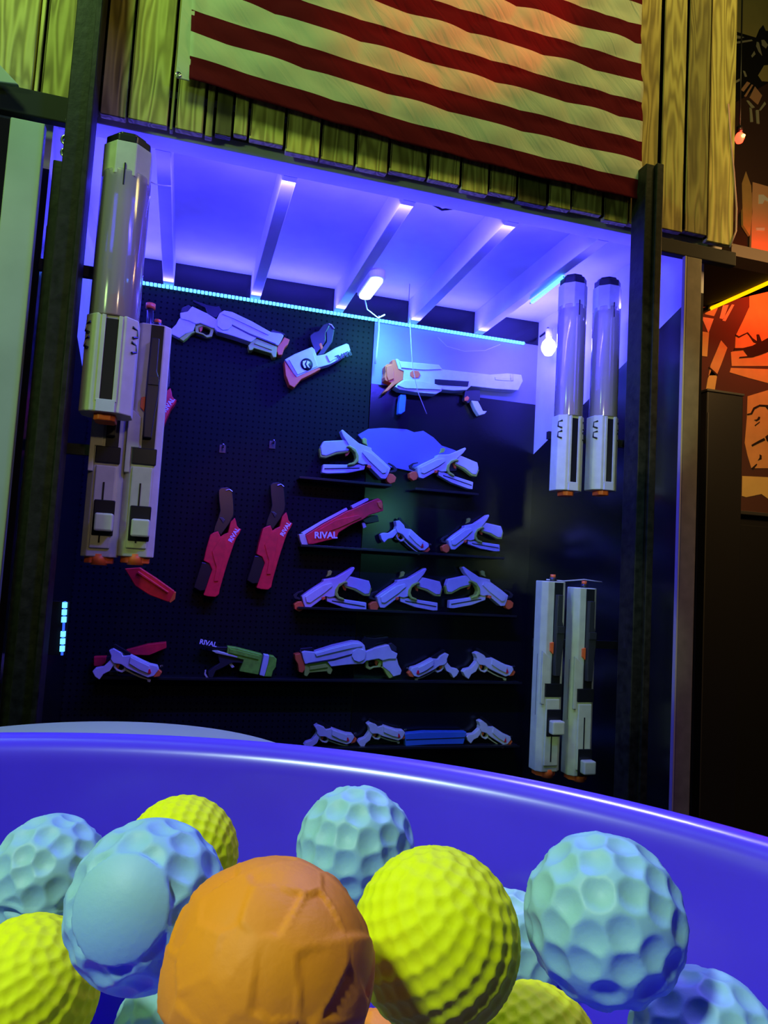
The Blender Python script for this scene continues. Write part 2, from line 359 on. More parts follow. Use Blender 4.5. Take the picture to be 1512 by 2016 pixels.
# posts at the opening
def vpost(x0, x1, y0, y1, z0, z1, m, bv=.003): return trim(bevel(box('trim', x0, x1, y0, y1, z0, z1, m), bv))
vpost(-.365, -.302, 1.90, 1.975, 0, H+2.3, 'post')
vpost(-.315, -.300, 1.88, 1.90, 0, H+2.3, 'post')
vpost(1.345, 1.398, 1.90, 1.975, 0, H+1.345, 'post')
vpost(1.375, 1.40, 1.885, 1.90, 0, H+1.345, 'post')
vpost(-.506, -.424, 1.96, 1.985, 0, H+1.10, 'greenboard')
vpost(-.405, -.368, 2.00, 2.03, 0, H+1.03, 'post')
vpost(-.412, -.402, 2.03, 2.034, 0, H+.86, 'greenboard', .001)
vpost(-.9, -.37, 1.97, 2.0, H+1.12, H+1.19, 'mblack')
o = vpost(1.578, 1.640, 1.99, 2.005, 0, H+1.115, 'taupe')
vpost(1.572, 1.578, 1.99, 2.005, 0, H+1.115, 'taupeedge', .001)  # narrow paler strip down the left edge of the post
vpost(1.40, 1.79, 2.0, 2.03, H+1.12, H+1.17, 'mblack')  # flat black strip stands in for the shade below the boards

# bright beam and cut corner at the far left above the green board
prism_pts = [at(-60, 120, 1.94), at(-2, 128, 1.94), at(38, 171, 1.94), at(-60, 158, 1.94)]
trim(prism('trim', [(p.x, p.z) for p in prism_pts], 1.93, 1.945, 'greenboard'))

# ------------------------------------------------------------------ flag
def flag():
    t = thing('flag', 'striped red and white flag hung over the plank front above the opening', 'flag', (0, 1.95, H))
    Yp = 1.955
    p0 = at(372, 160, Yp); p1 = at(1262, 398, Yp)          # bottom corners
    wd = p1.x-p0.x; sh = 0.067; nx, nz = 120, 13*8; skR = (p1.x-at(1258, 0, Yp).x)*13*sh/(at(1258, 0, Yp).z-p1.z); skL = (at(378, 0, Yp).x-p0.x)*13*sh/(at(378, 0, Yp).z-p0.z)
    bm = bmesh.new(); g = []
    for j in range(nz+1):
        row = []
        for i in range(nx+1):
            u = i/nx; v = j/nz
            x = p0.x+u*wd-(u*skR-(1-u)*skL)*v; z = p0.z+u*(p1.z-p0.z)+v*13*sh-.018*math.sin(u*PI)*(1-v*.5)
            fold = .010*math.sin((u*2.2-v*1.3)*9)*(.3+.7*v)+.006*math.sin((u*1.2+v*1.6)*17+1)+.004*math.sin((u-v*.9)*44)*(.3+v)
            row.append(bm.verts.new((x-t.location.x, -abs(fold)*.9-.001, z-t.location.z)))
        g.append(row)
    for j in range(nz):
        for i in range(nx):
            f = bm.faces.new((g[j][i], g[j][i+1], g[j+1][i+1], g[j+1][i])); k = j//8
            f.material_index = 0 if k % 2 == 0 else 1; f.smooth = True
    me = bpy.data.meshes.new('flag'); bm.to_mesh(me); bm.free()
    o = link('cloth', me, t)
    for k in ('clothred', 'clothwhite', 'clothblue'): me.materials.append(M[k])
    md = o.modifiers.new('s', 'SOLIDIFY'); md.thickness = .0012; md.offset = 1
    a = at(345, 166, Yp); a2 = at(371, 166, Yp)
    hd = box('heading', a.x, p0.x+.001, -.0035, .001, p0.z-H-.003, p0.z-H+13*sh, 'clothwhite', t, .001)
    hd.name = 'heading'
    gr = lathe('grommet', [(.004, 0), (.008, 0), (.008, .002), (.004, .002), (.004, 0)], 'steel', t, 20)
    gr.data.transform(Matrix.Rotation(PI/2, 4, 'X')); gg = at(351, 151, Yp); gr.location = (gg.x, -.0035, gg.z-H)
    hem = box('fly_hem', p1.x-.012, p1.x+.002, -.012, .0, p1.z-H, p1.z-H+13*sh, 'clothwhite', t, .001)
    bpy.data.objects.remove(hem)
flag()

# ------------------------------------------------------------------ LED tapes
def led_tape(label, a, b, pitch=.0166, r=.0062, skip=None):
    a, b = Vector(a), Vector(b); a.z += H; b.z += H
    t = thing('led_strip', label, 'light strip', a)
    d = (b-a); n = int(d.length/pitch); dn = d.normalized()
    tube('tape', [(0, 0, 0), d], .0035, 'ledbase', t, 6)
    bm = bmesh.new()
    for k in range(n):
        if skip and skip(k, n): continue
        c = dn*(pitch*(k+.5))
        mt = Matrix.Translation(c) @ dn.to_track_quat('X', 'Z').to_matrix().to_4x4() @ Matrix.Diagonal((pitch*.38, r, r, 1))
        bmesh.ops.create_cube(bm, size=2, matrix=mt)
    o = link('diodes', fin(bm), t, 'led'); o['kind'] = 'stuff'; return t
led_tape('long bright cyan light strip along the top of the back wall', (-.385, 3.178, 1.165), (1.578, 3.178, 1.157))
led_tape('bright light strip running back towards the bulb on the right of the ceiling', tuple(atz(1110, 545, 1.166)-Vector((0, 0, EYE))), tuple(atz(1044, 597, 1.166)-Vector((0, 0, EYE))))
led_tape('short cyan light strip on the upper left side wall', (-.412, 2.35, 1.05), (-.412, 2.62, 1.10))
ya = 2.16; a = at(128, 1184, ya); b = at(122, 1290, ya)
bt = led_tape('small dotted light strip low on the left side beside the post', (a.x, ya, a.z-H), (b.x, ya, b.z-H), pitch=.020, r=.006, skip=lambda k, n: k in (n//2, ))
box('backing', XL-a.x-.002, .012, .003, .008, b.z-a.z, 0, 'black', bt, .001)

# lamps in the booth
def puck():
    c = Vector((0, 0, 0)); p = atz(730, 566, 1.15)
    t = thing('puck_lamp', 'small oblong lamp glowing greenish white under the ceiling joists', 'lamp', p)
    def stad(w2, l2, z0, z1, name, m):
        pts = []
        for k in range(24):
            an = 2*PI*k/24; pts.append((w2*math.cos(an), (l2-w2)*(1 if math.sin(an) > 0 else -1)+w2*math.sin(an)))
        bm = bmesh.new(); a = [bm.verts.new((x, y, z0)) for x, y in pts]; b = [bm.verts.new((x, y, z1)) for x, y in pts]
        bm.faces.new(a); bm.faces.new(b[::-1])
        for i in range(24): bm.faces.new((a[i], b[i], b[(i+1) % 24], a[(i+1) % 24]))
        return bevel(link(name, fin(bm), t, m), .002)
    stad(.034, .125, .0, .035, 'housing', 'white'); stad(.026, .115, -.012, .002, 'lens', 'puck')
    tube('cable', [(0, .12, .01), (.03, .17, -.03), (.09, .20, -.05), (.12, .20, -.03)], .003, 'wire', t)
puck()
def flood():
    p = at(1080, 683, 2.98)
    t = thing('flood_lamp', 'white hot round bulb lamp at the right end of the light strip', 'lamp', p)
    lathe('bulb', [(0, -.045), (.018, -.040), (.032, -.018), (.036, 0), (.030, .022), (.014, .040), (.012, .05), (0, .05)], 'bulb', t, 24)
    lathe('socket', [(0, .048), (.016, .048), (.018, .085), (0, .087)], 'white', t, 20)
    tube('arm', [(0, 0, .08), (.02, .05, .11), (.05, .1, .12), (.06, .2, .12)], .006, 'dark', t)
flood()
def wires():
    def w(label, pts, r=.0018, m='wire', cat='wire'):
        p = [at(*q) for q in pts]
        if 'dangling' in label: p.insert(0, Vector((p[0].x, p[0].y, ZC+.002)))
        o = tube('wire', [v-p[0] for v in p], r, m); o.location = p[0]; tag(o, label, cat); return o
    w('thin pale wire dangling straight down in front of the long white blaster', [(805, 588, 3.0), (808, 650, 3.0), (812, 720, 3.0), (822, 770, 3.0), (840, 815, 3.0)])
    w('thin curved wire sagging under the light strip', [(862, 664, 3.15), (880, 682, 3.15), (915, 692, 3.15), (955, 690, 3.15), (985, 678, 3.15)], .0014)
    w('short thick white wire hanging below the light strip', [(746, 622, 3.15), (746, 650, 3.15), (742, 690, 3.15), (739, 716, 3.15)], .004)
    w('white wire tying the clear tube blaster on the left to a joist', [(292, 356, 2.0), (305, 362, 2.05), (320, 365, 2.12), (336, 366, 2.14)], .0018)
    w('dark cable looping along the header beam', [(832, 380, 2.13), (845, 398, 2.13), (870, 413, 2.13), (900, 410, 2.13), (918, 398, 2.13)], .004, 'dark', 'cable')
    w('white wire stretched above the two lower right blasters', [(1076, 1141, 2.40), (1110, 1144, 2.40), (1150, 1141, 2.40), (1185, 1146, 2.40)], .0022)
    w('long pink wire hanging down beside the right plank edge', [(1434, 205, 1.99), (1438, 270, 1.99), (1445, 340, 1.99), (1450, 410, 1.99), (1449, 455, 1.99), (1437, 487, 1.99)], .0030, 'pinkwire')
wires()

# ------------------------------------------------------------------ blasters on the back wall
YG = 3.165                                    # mid plane of a blaster lying against the wall
def tr(org, sc, pts, c, Y=YG):
    """outline traced on the wall plane -> metres around the blaster's middle"""
    cc = at(c[0], c[1], Y); out = []
    for x, z in pts:
        p = at(org[0]+x/sc, org[1]+z/sc, Y); out.append((p.x-cc.x, p.z-cc.z))
    return out
PROTO = {}
def proto(key, org, sc, cz, parts, Y=YG):
    c = (org[0]+cz[0]/sc, org[1]+cz[1]/sc)
    PROTO[key] = [(n, m, tr(org, sc, pts, c, Y), y0, y1, extra) for (n, m, pts, y0, y1, extra) in parts]
def ringpts(pts, k=.62, cxy=None):
    cx = sum(p[0] for p in pts)/len(pts); cz = sum(p[1] for p in pts)/len(pts)
    return [(cx+(x-cx)*k, cz+(z-cz)*k) for x, z in pts]
CACHE = {}
def build(key, name, label, px, mirror=False, rot=0.0, scale=1.0, group=None, Y=YG, mats=None, skip=()):
    loc = at(px[0], px[1], Y)
    t = thing(name, label, 'toy blaster', loc, group, (0, math.radians(-rot), 0)); t.scale = (scale,)*3
    made = {}
    for idx, (n, m, pts, y0, y1, extra) in enumerate(PROTO[key]):
        if n in skip: continue
        ck = (key, idx, mirror, m if not mats else mats.get(m, m))
        if ck not in CACHE:
            pp = [(-x, z) for x, z in pts] if mirror else pts
            bm = bmesh.new()
            if extra == 'ring':
                q = ringpts(clean(pp)); p2 = clean(pp); k = len(p2)
                A = [[bm.verts.new((x, y, z)) for x, z in s] for s in (p2, q) for y in (y0, y1)]
                for i in range(k):
                    j = (i+1) % k
                    bm.faces.new((A[0][i], A[0][j], A[2][j], A[2][i])); bm.faces.new((A[1][i], A[3][i], A[3][j], A[1][j]))
                    bm.faces.new((A[0][i], A[1][i], A[1][j], A[0][j])); bm.faces.new((A[2][i], A[2][j], A[3][j], A[3][i]))
            else:
                prism_bm(bm, clean(pp), y0, y1)
            me = fin(bm, n); me.materials.append(M[ck[3]]); CACHE[ck] = me
        par = made.get(extra) if extra and extra != 'ring' else None
        o = bpy.data.objects.new(n, CACHE[ck]); C.objects.link(o); o.parent = par or t; made[n] = o
        bevel(o, .0028 if (y1-y0) > .02 else .001, 2)
    return t
# A: long pistol with rear fin and lower bar (traced from the middle one of the fourth row)
O1, S1 = (560, 820), 3.287
proto('A', O1, S1, (790, 1125), [
    ('body', 'white', [(590, 1165), (640, 1128), (720, 1075), (722, 1060), (800, 1045), (855, 1012), (905, 980), (912, 990), (895, 1020), (855, 1068), (820, 1098), (800, 1130), (792, 1165), (760, 1172), (735, 1165), (690, 1200), (640, 1238), (612, 1236), (600, 1205)], -.024, .024, None),
    ('side_panel', 'white', [(612, 1168), (720, 1095), (770, 1082), (775, 1100), (730, 1140), (640, 1205), (618, 1200)], -.031, -.022, 'body'),
    ('grip', 'white', [(842, 1060), (885, 1040), (1000, 1068), (1012, 1105), (1000, 1150), (975, 1152), (920, 1118), (850, 1098)], -.018, .018, None),
    ('grip_edge', 'lime', [(852, 1096), (920, 1116), (975, 1150), (1000, 1152), (1012, 1110), (1018, 1115), (1005, 1165), (972, 1163), (915, 1130), (850, 1108)], -.015, .015, 'grip'),
    ('trigger_guard', 'lime', [(855, 1068), (815, 1085), (792, 1120), (788, 1155), (810, 1180), (850, 1192), (845, 1178), (815, 1165), (806, 1140), (815, 1108), (845, 1085), (870, 1080)], -.030, .012, None),
    ('trigger', 'orange', [(838, 1098), (852, 1092), (868, 1105), (862, 1132), (850, 1125)], -.006, .006, None),
    ('magazine', 'white', [(742, 1158), (800, 1176), (900, 1192), (985, 1205), (985, 1255), (955, 1256), (840, 1234), (745, 1198)], -.017, .017, None),
    ('rib', 'dark', [(775, 1190), (975, 1226), (975, 1232), (775, 1196)], -.0195, -.012, 'magazine'),
    ('muzzle', 'orange', [(545, 1215), (568, 1198), (592, 1196), (607, 1228), (598, 1250), (578, 1262), (550, 1246)], -.017, .017, None),
    ('front_sight', 'dark', [(542, 1160), (565, 1140), (600, 1128), (604, 1134), (572, 1148), (562, 1168), (590, 1180), (584, 1190), (550, 1180)], -.006, .006, None),
    ('rear_sight', 'lime', [(752, 1008), (768, 1002), (778, 1010), (770, 1032), (742, 1044), (750, 1028)], -.008, .008, None),
    ('button', 'orange', [(706, 1170), (730, 1164), (735, 1182), (716, 1190)], -.026, .01, None),
])
# B: short slanted pistol
O2, S2 = (160, 1200), 3.287
proto('B', O2, S2, (300, 360), [
    ('body', 'white', [(185, 265), (215, 252), (262, 278), (275, 300), (325, 295), (400, 332), (440, 350), (490, 362), (500, 385), (468, 425), (430, 435), (360, 405), (300, 378), (262, 352), (215, 345), (196, 320), (200, 300)], -.023, .023, None),
    ('side_panel', 'white', [(322, 305), (395, 342), (440, 362), (430, 405), (380, 385), (315, 345)], -.030, -.020, 'body'),
    ('grip', 'white', [(200, 318), (222, 345), (205, 372), (190, 395), (150, 415), (125, 450), (97, 430), (80, 397), (100, 377), (150, 368), (180, 340)], -.018, .018, None),
    ('trigger_guard', 'cream', [(215, 340), (245, 332), (280, 342), (296, 366), (290, 395), (265, 408), (232, 396), (212, 372)], -.012, .012, 'ring'),
    ('trigger', 'orange', [(228, 350), (245, 345), (252, 362), (240, 385), (230, 372)], -.006, .006, None),
    ('lower_rod', 'cream', [(290, 383), (340, 412), (400, 438), (448, 452), (444, 468), (428, 466), (424, 452), (380, 440), (330, 418), (288, 396)], -.007, .007, None),
    ('muzzle', 'orange', [(462, 400), (500, 386), (520, 404), (502, 430), (466, 436)], -.016, .016, None),
    ('side_tip', 'red', [(425, 385), (445, 380), (452, 405), (432, 412)], -.028, -.020, None),
    ('top_rail', 'black', [(212, 232), (225, 228), (322, 285), (318, 300), (290, 298), (262, 272), (215, 252)], -.010, .010, None),
    ('sight', 'steel', [(505, 362), (525, 360), (528, 372), (508, 374)], -.005, .005, None),
])
# C: heavy two handed blaster
O3, S3 = (560, 1220), 3.15
proto('C', O3, S3, (390, 240), [
    ('barrel_shroud', 'white', [(100, 198), (118, 190), (180, 196), (300, 158), (420, 130), (465, 133), (486, 155), (496, 200), (498, 250), (478, 268), (380, 274), (280, 286), (252, 250), (120, 270), (108, 235)], -.032, .030, None),
    ('groove', 'dark', [(135, 262), (300, 235), (410, 205), (412, 213), (300, 245), (140, 270)], -.0345, -.02, 'barrel_shroud'),
    ('upper_plate', 'white', [(180, 205), (300, 170), (418, 142), (462, 146), (472, 160), (400, 172), (300, 195), (190, 222)], -.038, -.028, 'barrel_shroud'),
    ('receiver_disc', 'white', [(412, 190), (440, 172), (476, 180), (490, 205), (482, 240), (450, 256), (420, 245), (405, 220)], -.040, -.028, None),
    ('frame', 'white', [(490, 196), (552, 172), (638, 152), (655, 188), (692, 206), (682, 240), (640, 240), (600, 250), (575, 238), (510, 250), (488, 250)], -.026, .026, None),
    ('grip', 'white', [(600, 246), (640, 232), (690, 235), (700, 275), (720, 312), (712, 338), (668, 350), (645, 320), (604, 290)], -.019, .019, None),
    ('grip_edge', 'lime', [(592, 292), (612, 288), (642, 318), (668, 352), (645, 362), (628, 340), (612, 310)], -.016, .016, 'grip'),
    ('trigger_guard', 'lime', [(496, 248), (530, 234), (575, 236), (602, 258), (592, 294), (550, 298), (525, 310), (500, 298)], -.012, .012, 'ring'),
    ('trigger', 'orange', [(560, 248), (572, 244), (578, 262), (568, 284), (560, 272)], -.006, .006, None),
    ('fore_grip', 'lime', [(122, 275), (180, 262), (250, 250), (270, 264), (292, 308), (280, 336), (262, 330), (256, 316), (150, 325), (134, 348), (116, 342)], -.024, .024, None),
    ('fore_grip_ridge', 'lime', [(150, 285), (248, 268), (262, 290), (150, 306)], -.030, -.022, 'fore_grip'),
    ('muzzle', 'orange', [(58, 212), (94, 204), (106, 240), (120, 268), (124, 300), (106, 326), (84, 320), (78, 272), (62, 245)], -.024, .024, None),
    ('front_sight', 'black', [(88, 188), (95, 176), (170, 168), (182, 182), (176, 204), (128, 206), (110, 190)], -.012, .012, None),
    ('rear_rail', 'black', [(478, 128), (498, 104), (512, 112), (560, 116), (640, 106), (640, 116), (570, 134), (550, 168), (500, 178)], -.010, .010, None),
    ('hammer', 'dark', [(640, 150), (660, 142), (690, 168), (692, 196), (660, 190)], -.012, .012, None),
])
# D: red hung blaster with black grip up
O4, S4 = (360, 930), 5.815
proto('D', O4, S4, (400, 800), [
    ('body', 'red', [(588, 520), (602, 560), (612, 612), (635, 640), (662, 650), (640, 700), (600, 760), (560, 870), (500, 1050), (450, 1220), (418, 1330), (408, 1390), (370, 1420), (290, 1415), (232, 1400), (250, 1345), (330, 1110), (300, 1040), (234, 1008), (262, 880), (310, 712), (345, 690), (400, 672), (425, 735), (470, 705), (510, 690), (540, 570)], -.030, .026, None),
    ('raised_panel', 'red', [(420, 760), (475, 735), (485, 800), (460, 980), (400, 1240), (350, 1240), (380, 1080), (360, 1020), (330, 900)], -.036, -.027, 'body'),
    ('pump', 'black', [(212, 1025), (300, 1035), (338, 1085), (330, 1140), (290, 1290), (262, 1345), (190, 1352), (122, 1312)], -.024, .024, None),
    ('grip', 'black', [(402, 205), (430, 178), (500, 172), (562, 205), (572, 300), (582, 430), (575, 500), (520, 600), (430, 720), (392, 672), (345, 690), (362, 610), (400, 520), (422, 440), (408, 320)], -.020, .020, None),
    ('trigger', 'dark', [(410, 515), (450, 515), (480, 545), (455, 590), (440, 560)], -.024, .006, 'grip'),
    ('hook', 'steel', [(480, 205), (530, 190), (570, 222), (560, 232), (528, 206), (484, 218)], -.026, .03, None),
])
# E: white blaster hung upside down, box like, logo disc
O5, S5 = (340, 580), 4.2
proto('E', O5, S5, (1170, 560), [
    ('body', 'white', [(922, 552), (1000, 508), (1145, 448), (1168, 470), (1184, 520), (1250, 508), (1340, 455), (1428, 420), (1446, 428), (1462, 482), (1380, 545), (1290, 592), (1200, 618), (1110, 655), (1020, 696), (995, 668)], -.030, .028, None),
    ('front_plate', 'white', [(955, 556), (1140, 470), (1165, 535), (1190, 610), (1025, 680)], -.036, -.028, 'body'),
    ('stock_plate', 'white', [(1262, 520), (1425, 436), (1446, 480), (1290, 575)], -.036, -.028, 'body'),
    ('underside', 'orange', [(918, 560), (940, 590), (1012, 690), (1100, 655), (1200, 615), (1222, 628), (1150, 668), (1060, 712), (1000, 782), (960, 760), (930, 680)], -.026, .026, None),
    ('grip', 'black', [(1130, 350), (1165, 320), (1200, 312), (1240, 260), (1275, 246), (1298, 262), (1262, 330), (1262, 400), (1235, 440), (1180, 505), (1160, 450), (1140, 400)], -.018, .018, None),
    ('back_strap', 'dark', [(1270, 250), (1300, 262), (1335, 300), (1318, 400), (1250, 500), (1190, 512), (1240, 440), (1270, 400), (1268, 320)], -.014, .014, None),
    ('hook', 'steel', [(1282, 248), (1312, 258), (1336, 292), (1328, 300), (1306, 272), (1284, 262)], -.022, .033, None),
    ('trigger', 'orange', [(1205, 420), (1225, 408), (1240, 450), (1222, 470)], -.02, .008, None),
])
# F: long white blaster
O6, S6 = (740, 690), 4.725
proto('F', O6, S6, (700, 290), [
    ('body', 'white', [(165, 98), (185, 94), (212, 118), (400, 134), (568, 150), (600, 192), (800, 214), (1040, 240), (1200, 228), (1328, 242), (1342, 300), (1325, 330), (1298, 386), (1080, 372), (862, 346), (822, 384), (700, 388), (592, 378), (590, 394), (540, 420), (380, 408), (205, 380), (160, 352), (200, 312), (238, 288), (244, 210), (195, 190)], -.032, .030, None),
    ('upper_plate', 'white', [(190, 108), (212, 126), (560, 158), (585, 195), (420, 200), (215, 180)], -.038, -.029, 'body'),
    ('lower_plate', 'white', [(180, 345), (240, 300), (390, 305), (520, 330), (585, 350), (580, 385), (520, 380), (250, 370)], -.040, -.029, 'body'),
    ('slot', 'black', [(526, 284), (842, 304), (832, 352), (526, 336)], -.035, -.02, 'body'),
    ('front_window', 'cream', [(1080, 262), (1225, 270), (1218, 300), (1085, 290)], -.035, -.02, 'body'),
    ('muzzle', 'orange', [(138, 102), (165, 98), (196, 188), (244, 210), (238, 286), (200, 310), (160, 335), (100, 390), (64, 402), (80, 375), (132, 318), (72, 292), (66, 262), (78, 215), (72, 160), (90, 140), (140, 140)], -.026, .026, None),
    ('muzzle_ring', 'orange', [(80, 165), (130, 150), (150, 200), (150, 280), (100, 300), (85, 260)], -.034, .010, 'muzzle'),
    ('side_button', 'orange', [(300, 222), (320, 206), (375, 210), (392, 240), (372, 272), (320, 272), (298, 250)], -.037, -.02, None),
    ('fore_grip', 'blue', [(218, 418), (270, 420), (272, 455), (262, 575), (225, 600), (200, 596), (206, 500)], -.018, .018, None),
    ('grip', 'white', [(876, 474), (938, 480), (960, 520), (984, 570), (1022, 572), (1000, 598), (950, 612), (915, 560)], -.018, .018, None),
    ('trigger_block', 'dark', [(820, 380), (960, 368), (960, 478), (876, 474), (850, 500), (810, 470)], -.014, .014, None),
    ('trigger', 'orange', [(812, 448), (840, 430), (860, 448), (845, 478), (815, 478)], -.018, .006, None),
    ('bead', 'steel', [(1222, 240), (1248, 240), (1250, 300), (1228, 300)], -.037, -.02, None),
])
# G: small green blaster, dark grip
proto('G', O2, S2, (1020, 340), [
    ('body', 'green', [(945, 236), (1000, 244), (1170, 288), (1158, 350), (1142, 418), (1020, 396), (1050, 322), (940, 296)], -.026, .024, None),
    ('body_panel', 'green', [(960, 250), (1150, 296), (1145, 320), (955, 275)], -.031, -.022, 'body'),
    ('end_cap', 'white', [(1180, 288), (1215, 294), (1205, 350), (1182, 430), (1150, 420), (1166, 350)], -.024, .022, None),
    ('muzzle', 'green', [(1215, 294), (1245, 300), (1262, 318), (1256, 370), (1238, 395), (1228, 432), (1184, 430), (1206, 350)], -.022, .02, None),
    ('rail', 'cream', [(845, 264), (880, 262), (1010, 300), (1008, 310), (870, 280)], -.028, .012, None),
    ('frame', 'dark', [(880, 282), (960, 300), (1058, 322), (1045, 345), (985, 342), (960, 350), (915, 375), (870, 395), (850, 440), (825, 436), (820, 400), (850, 375), (895, 345)], -.018, .018, None),
    ('trigger', 'cream', [(945, 336), (968, 338), (992, 372), (975, 378), (960, 358)], -.010, .008, None),
    ('stock', 'black', [(780, 215), (890, 240), (950, 240), (940, 262), (885, 264), (785, 242)], -.016, .016, None),
    ('butt_hook', 'cream', [(800, 395), (810, 392), (806, 415), (822, 438), (812, 444), (796, 420)], -.010, .010, None),
])
# K: red blaster resting muzzle up to the right
proto('K', O1, S1, (370, 690), [
    ('body', 'red', [(132, 768), (240, 700), (402, 612), (440, 600), (500, 570), (598, 530), (625, 550), (632, 612), (600, 622), (540, 640), (500, 668), (420, 705), (345, 752), (330, 790), (250, 808), (182, 826), (150, 826)], -.028, .026, None),
    ('raised_panel', 'red', [(200, 745), (330, 670), (470, 640), (490, 655), (360, 715), (240, 760)], -.035, -.026, 'body'),
    ('rail', 'white', [(108, 752), (240, 675), (400, 590), (408, 606), (240, 696), (130, 766)], -.014, .014, None),
    ('front_rail', 'white', [(428, 578), (530, 528), (544, 534), (540, 546), (440, 598)], -.014, .014, None),
    ('end_cap', 'cream', [(90, 762), (130, 758), (150, 828), (112, 836), (98, 800)], -.022, .022, None),
    ('muzzle', 'orange', [(588, 556), (612, 548), (628, 575), (618, 602), (600, 588)], -.034, .01, None),
    ('trigger', 'cream', [(500, 690), (520, 686), (530, 715), (510, 724)], -.008, .008, None),
    ('grip', 'black', [(500, 668), (560, 640), (600, 640), (610, 680), (560, 690), (520, 690)], -.014, .014, None),
])
GA = 'slanted rear fin pistols on the wall ledges'; GB = 'short toy pistols on the wall ledges'
build('A', 'toy_blaster', 'rear fin pistol on the fourth row ledge, leftmost of its three', (657, 1161), group=GA)
build('A', 'toy_blaster', 'rear fin pistol in the middle of the fourth row ledge of three', (800, 1162), group=GA)
build('A', 'toy_blaster', 'teal lit rear fin pistol at right end of fourth row, pointing right', (941, 1159), True, rot=4, group=GA)
build('A', 'toy_blaster', 'rear fin pistol pointing down left at the right end of the third row', (930, 1052), rot=2, scale=.90, group=GA)
build('A', 'toy_blaster', 'bright violet rear fin pistol pointing down right on the top wire ledge', (704, 900), True, rot=-1, scale=1.06, group=GA)
build('A', 'toy_blaster', 'bright violet rear fin pistol pointing down left on the top wire ledge', (876, 918), rot=-6, scale=.98, group=GA)
build('B', 'toy_blaster', 'short violet pistol at far left of fifth row, in front of a red blaster', (251, 1309), group=GB, Y=YG-.07)
build('B', 'toy_blaster', 'short pistol in third row between the red blaster and the rear fin pistol', (798, 1057), rot=-12, scale=.95, group=GB)
build('B', 'toy_blaster', 'short pistol with bright orange tip at right end of fifth row', (960, 1311), rot=1, scale=1.02, group=GB)
build('B', 'toy_blaster', 'short pistol pointing down left beside the heavy blaster in fifth row', (853, 1312), True, rot=3, scale=.95, group=GB)
build('B', 'toy_blaster', 'short pistol lowest and leftmost, half behind the tub rim', (648, 1449), rot=6, scale=.9, group=GB)
build('B', 'toy_blaster', 'short pistol in bottom row touching left end of the blue bar', (750, 1443), rot=8, scale=.88, group=GB)
build('B', 'toy_blaster', 'short pistol in bottom row at the right end of the blue bar', (962, 1444), rot=-6, scale=.9, group=GB)
build('C', 'toy_blaster', 'heavy white blaster with lime fore grip pointing left in the fifth row', (684, 1296))
build('C', 'toy_blaster', 'heavy white blaster with lime fore grip pointing right, highest on the left', (459, 655), True, rot=-4, scale=1.02)
d1 = build('D', 'toy_blaster', 'red blaster hung by its black grip, left one of the hanging pair', (429, 1068))
d2 = build('D', 'toy_blaster', 'red blaster hung by its black grip, right one of the hanging pair', (531, 1056))
d3 = build('D', 'toy_blaster', 'magenta lit red blaster half hidden behind the clear tube blaster stack', (300, 812), rot=-2, scale=1.0)
for d in (d1, d2, d3):
    text('RIVAL', .026, .064, -.0310, .036, math.radians(64), 'letter', d)
e = build('E', 'toy_blaster', 'white box shaped blaster hung upside down with a black round emblem', (618, 713))
text('RIVAL', .031, .128, -.0372, .040, math.radians(28+180), 'ink', e)
lg = lathe('emblem', [(0, 0), (.028, 0), (.028, .002), (0, .002)], 'ink', e, 32); lg.data.transform(Matrix.Rotation(PI/2, 4, 'X')); lg.location = (-.038, -.0355, -.025)
prism('emblem_mark', [(-.018, .012), (-.002, .018), (-.010, 0), (-.002, -.016), (-.010, -.018), (-.018, -.002)], -.0028, -.0016, 'letter', lg, 0)
prism('emblem_mark', [(.002, .018), (.014, .012), (.006, 0), (.016, -.016), (.006, -.012), (-.002, 0)], -.0028, -.0016, 'letter', lg, 0)
build('F', 'toy_blaster', 'long white blaster with orange muzzle under the bright bulb on the right', (888, 751))
g = build('G', 'toy_blaster', 'small green blaster with dark grip alone on the fifth row ledge', (470, 1303))
text('RIVAL', .028, -.135, -.018, .078, math.radians(-10), 'letter', g)
k = build('K', 'toy_blaster', 'red blaster lying on the third row ledge with muzzle up right', (672, 1030))
text('RIVAL', .040, -.075, -.036, -.062, math.radians(4), 'letter', k)
# red blaster behind the violet pistol
def redbehind():
    t = thing('toy_blaster', 'dark red blaster lying behind the violet pistol at far left', 'toy blaster', at(251, 1290, YG))
    c = (251, 1290)
    prism('body', tr(O2, S2, [(290, 260), (430, 222), (550, 208), (552, 245), (440, 292), (330, 290)], c), -.022, .022, 'red', t)
    prism('stock', tr(O2, S2, [(84, 302), (165, 300), (160, 340), (130, 365), (84, 362)], c), -.018, .018, 'red', t)
    prism('frame', tr(O2, S2, [(160, 305), (300, 270), (310, 300), (240, 340), (160, 345)], c), -.015, .015, 'black', t)
    prism('grip', tr(O2, S2, [(175, 398), (235, 395), (235, 418), (185, 425)], c), -.015, .015, 'dark', t)
redbehind()
# blue bar
c = (857, 1453)
prism_o = thing('bar_magazine', 'long flat blue bar between two short pistols in the bottom row', 'magazine', at(*c, YG))
prism('shell', tr(O3, S3, [(738, 702), (860, 690), (1120, 690), (1100, 765), (900, 768), (745, 778)], c), -.020, .020, 'blue', prism_o)
prism('seam', tr(O3, S3, [(745, 735), (1110, 722), (1110, 726), (745, 740)], c), -.0215, -.015, 'dark', prism_o, 0)
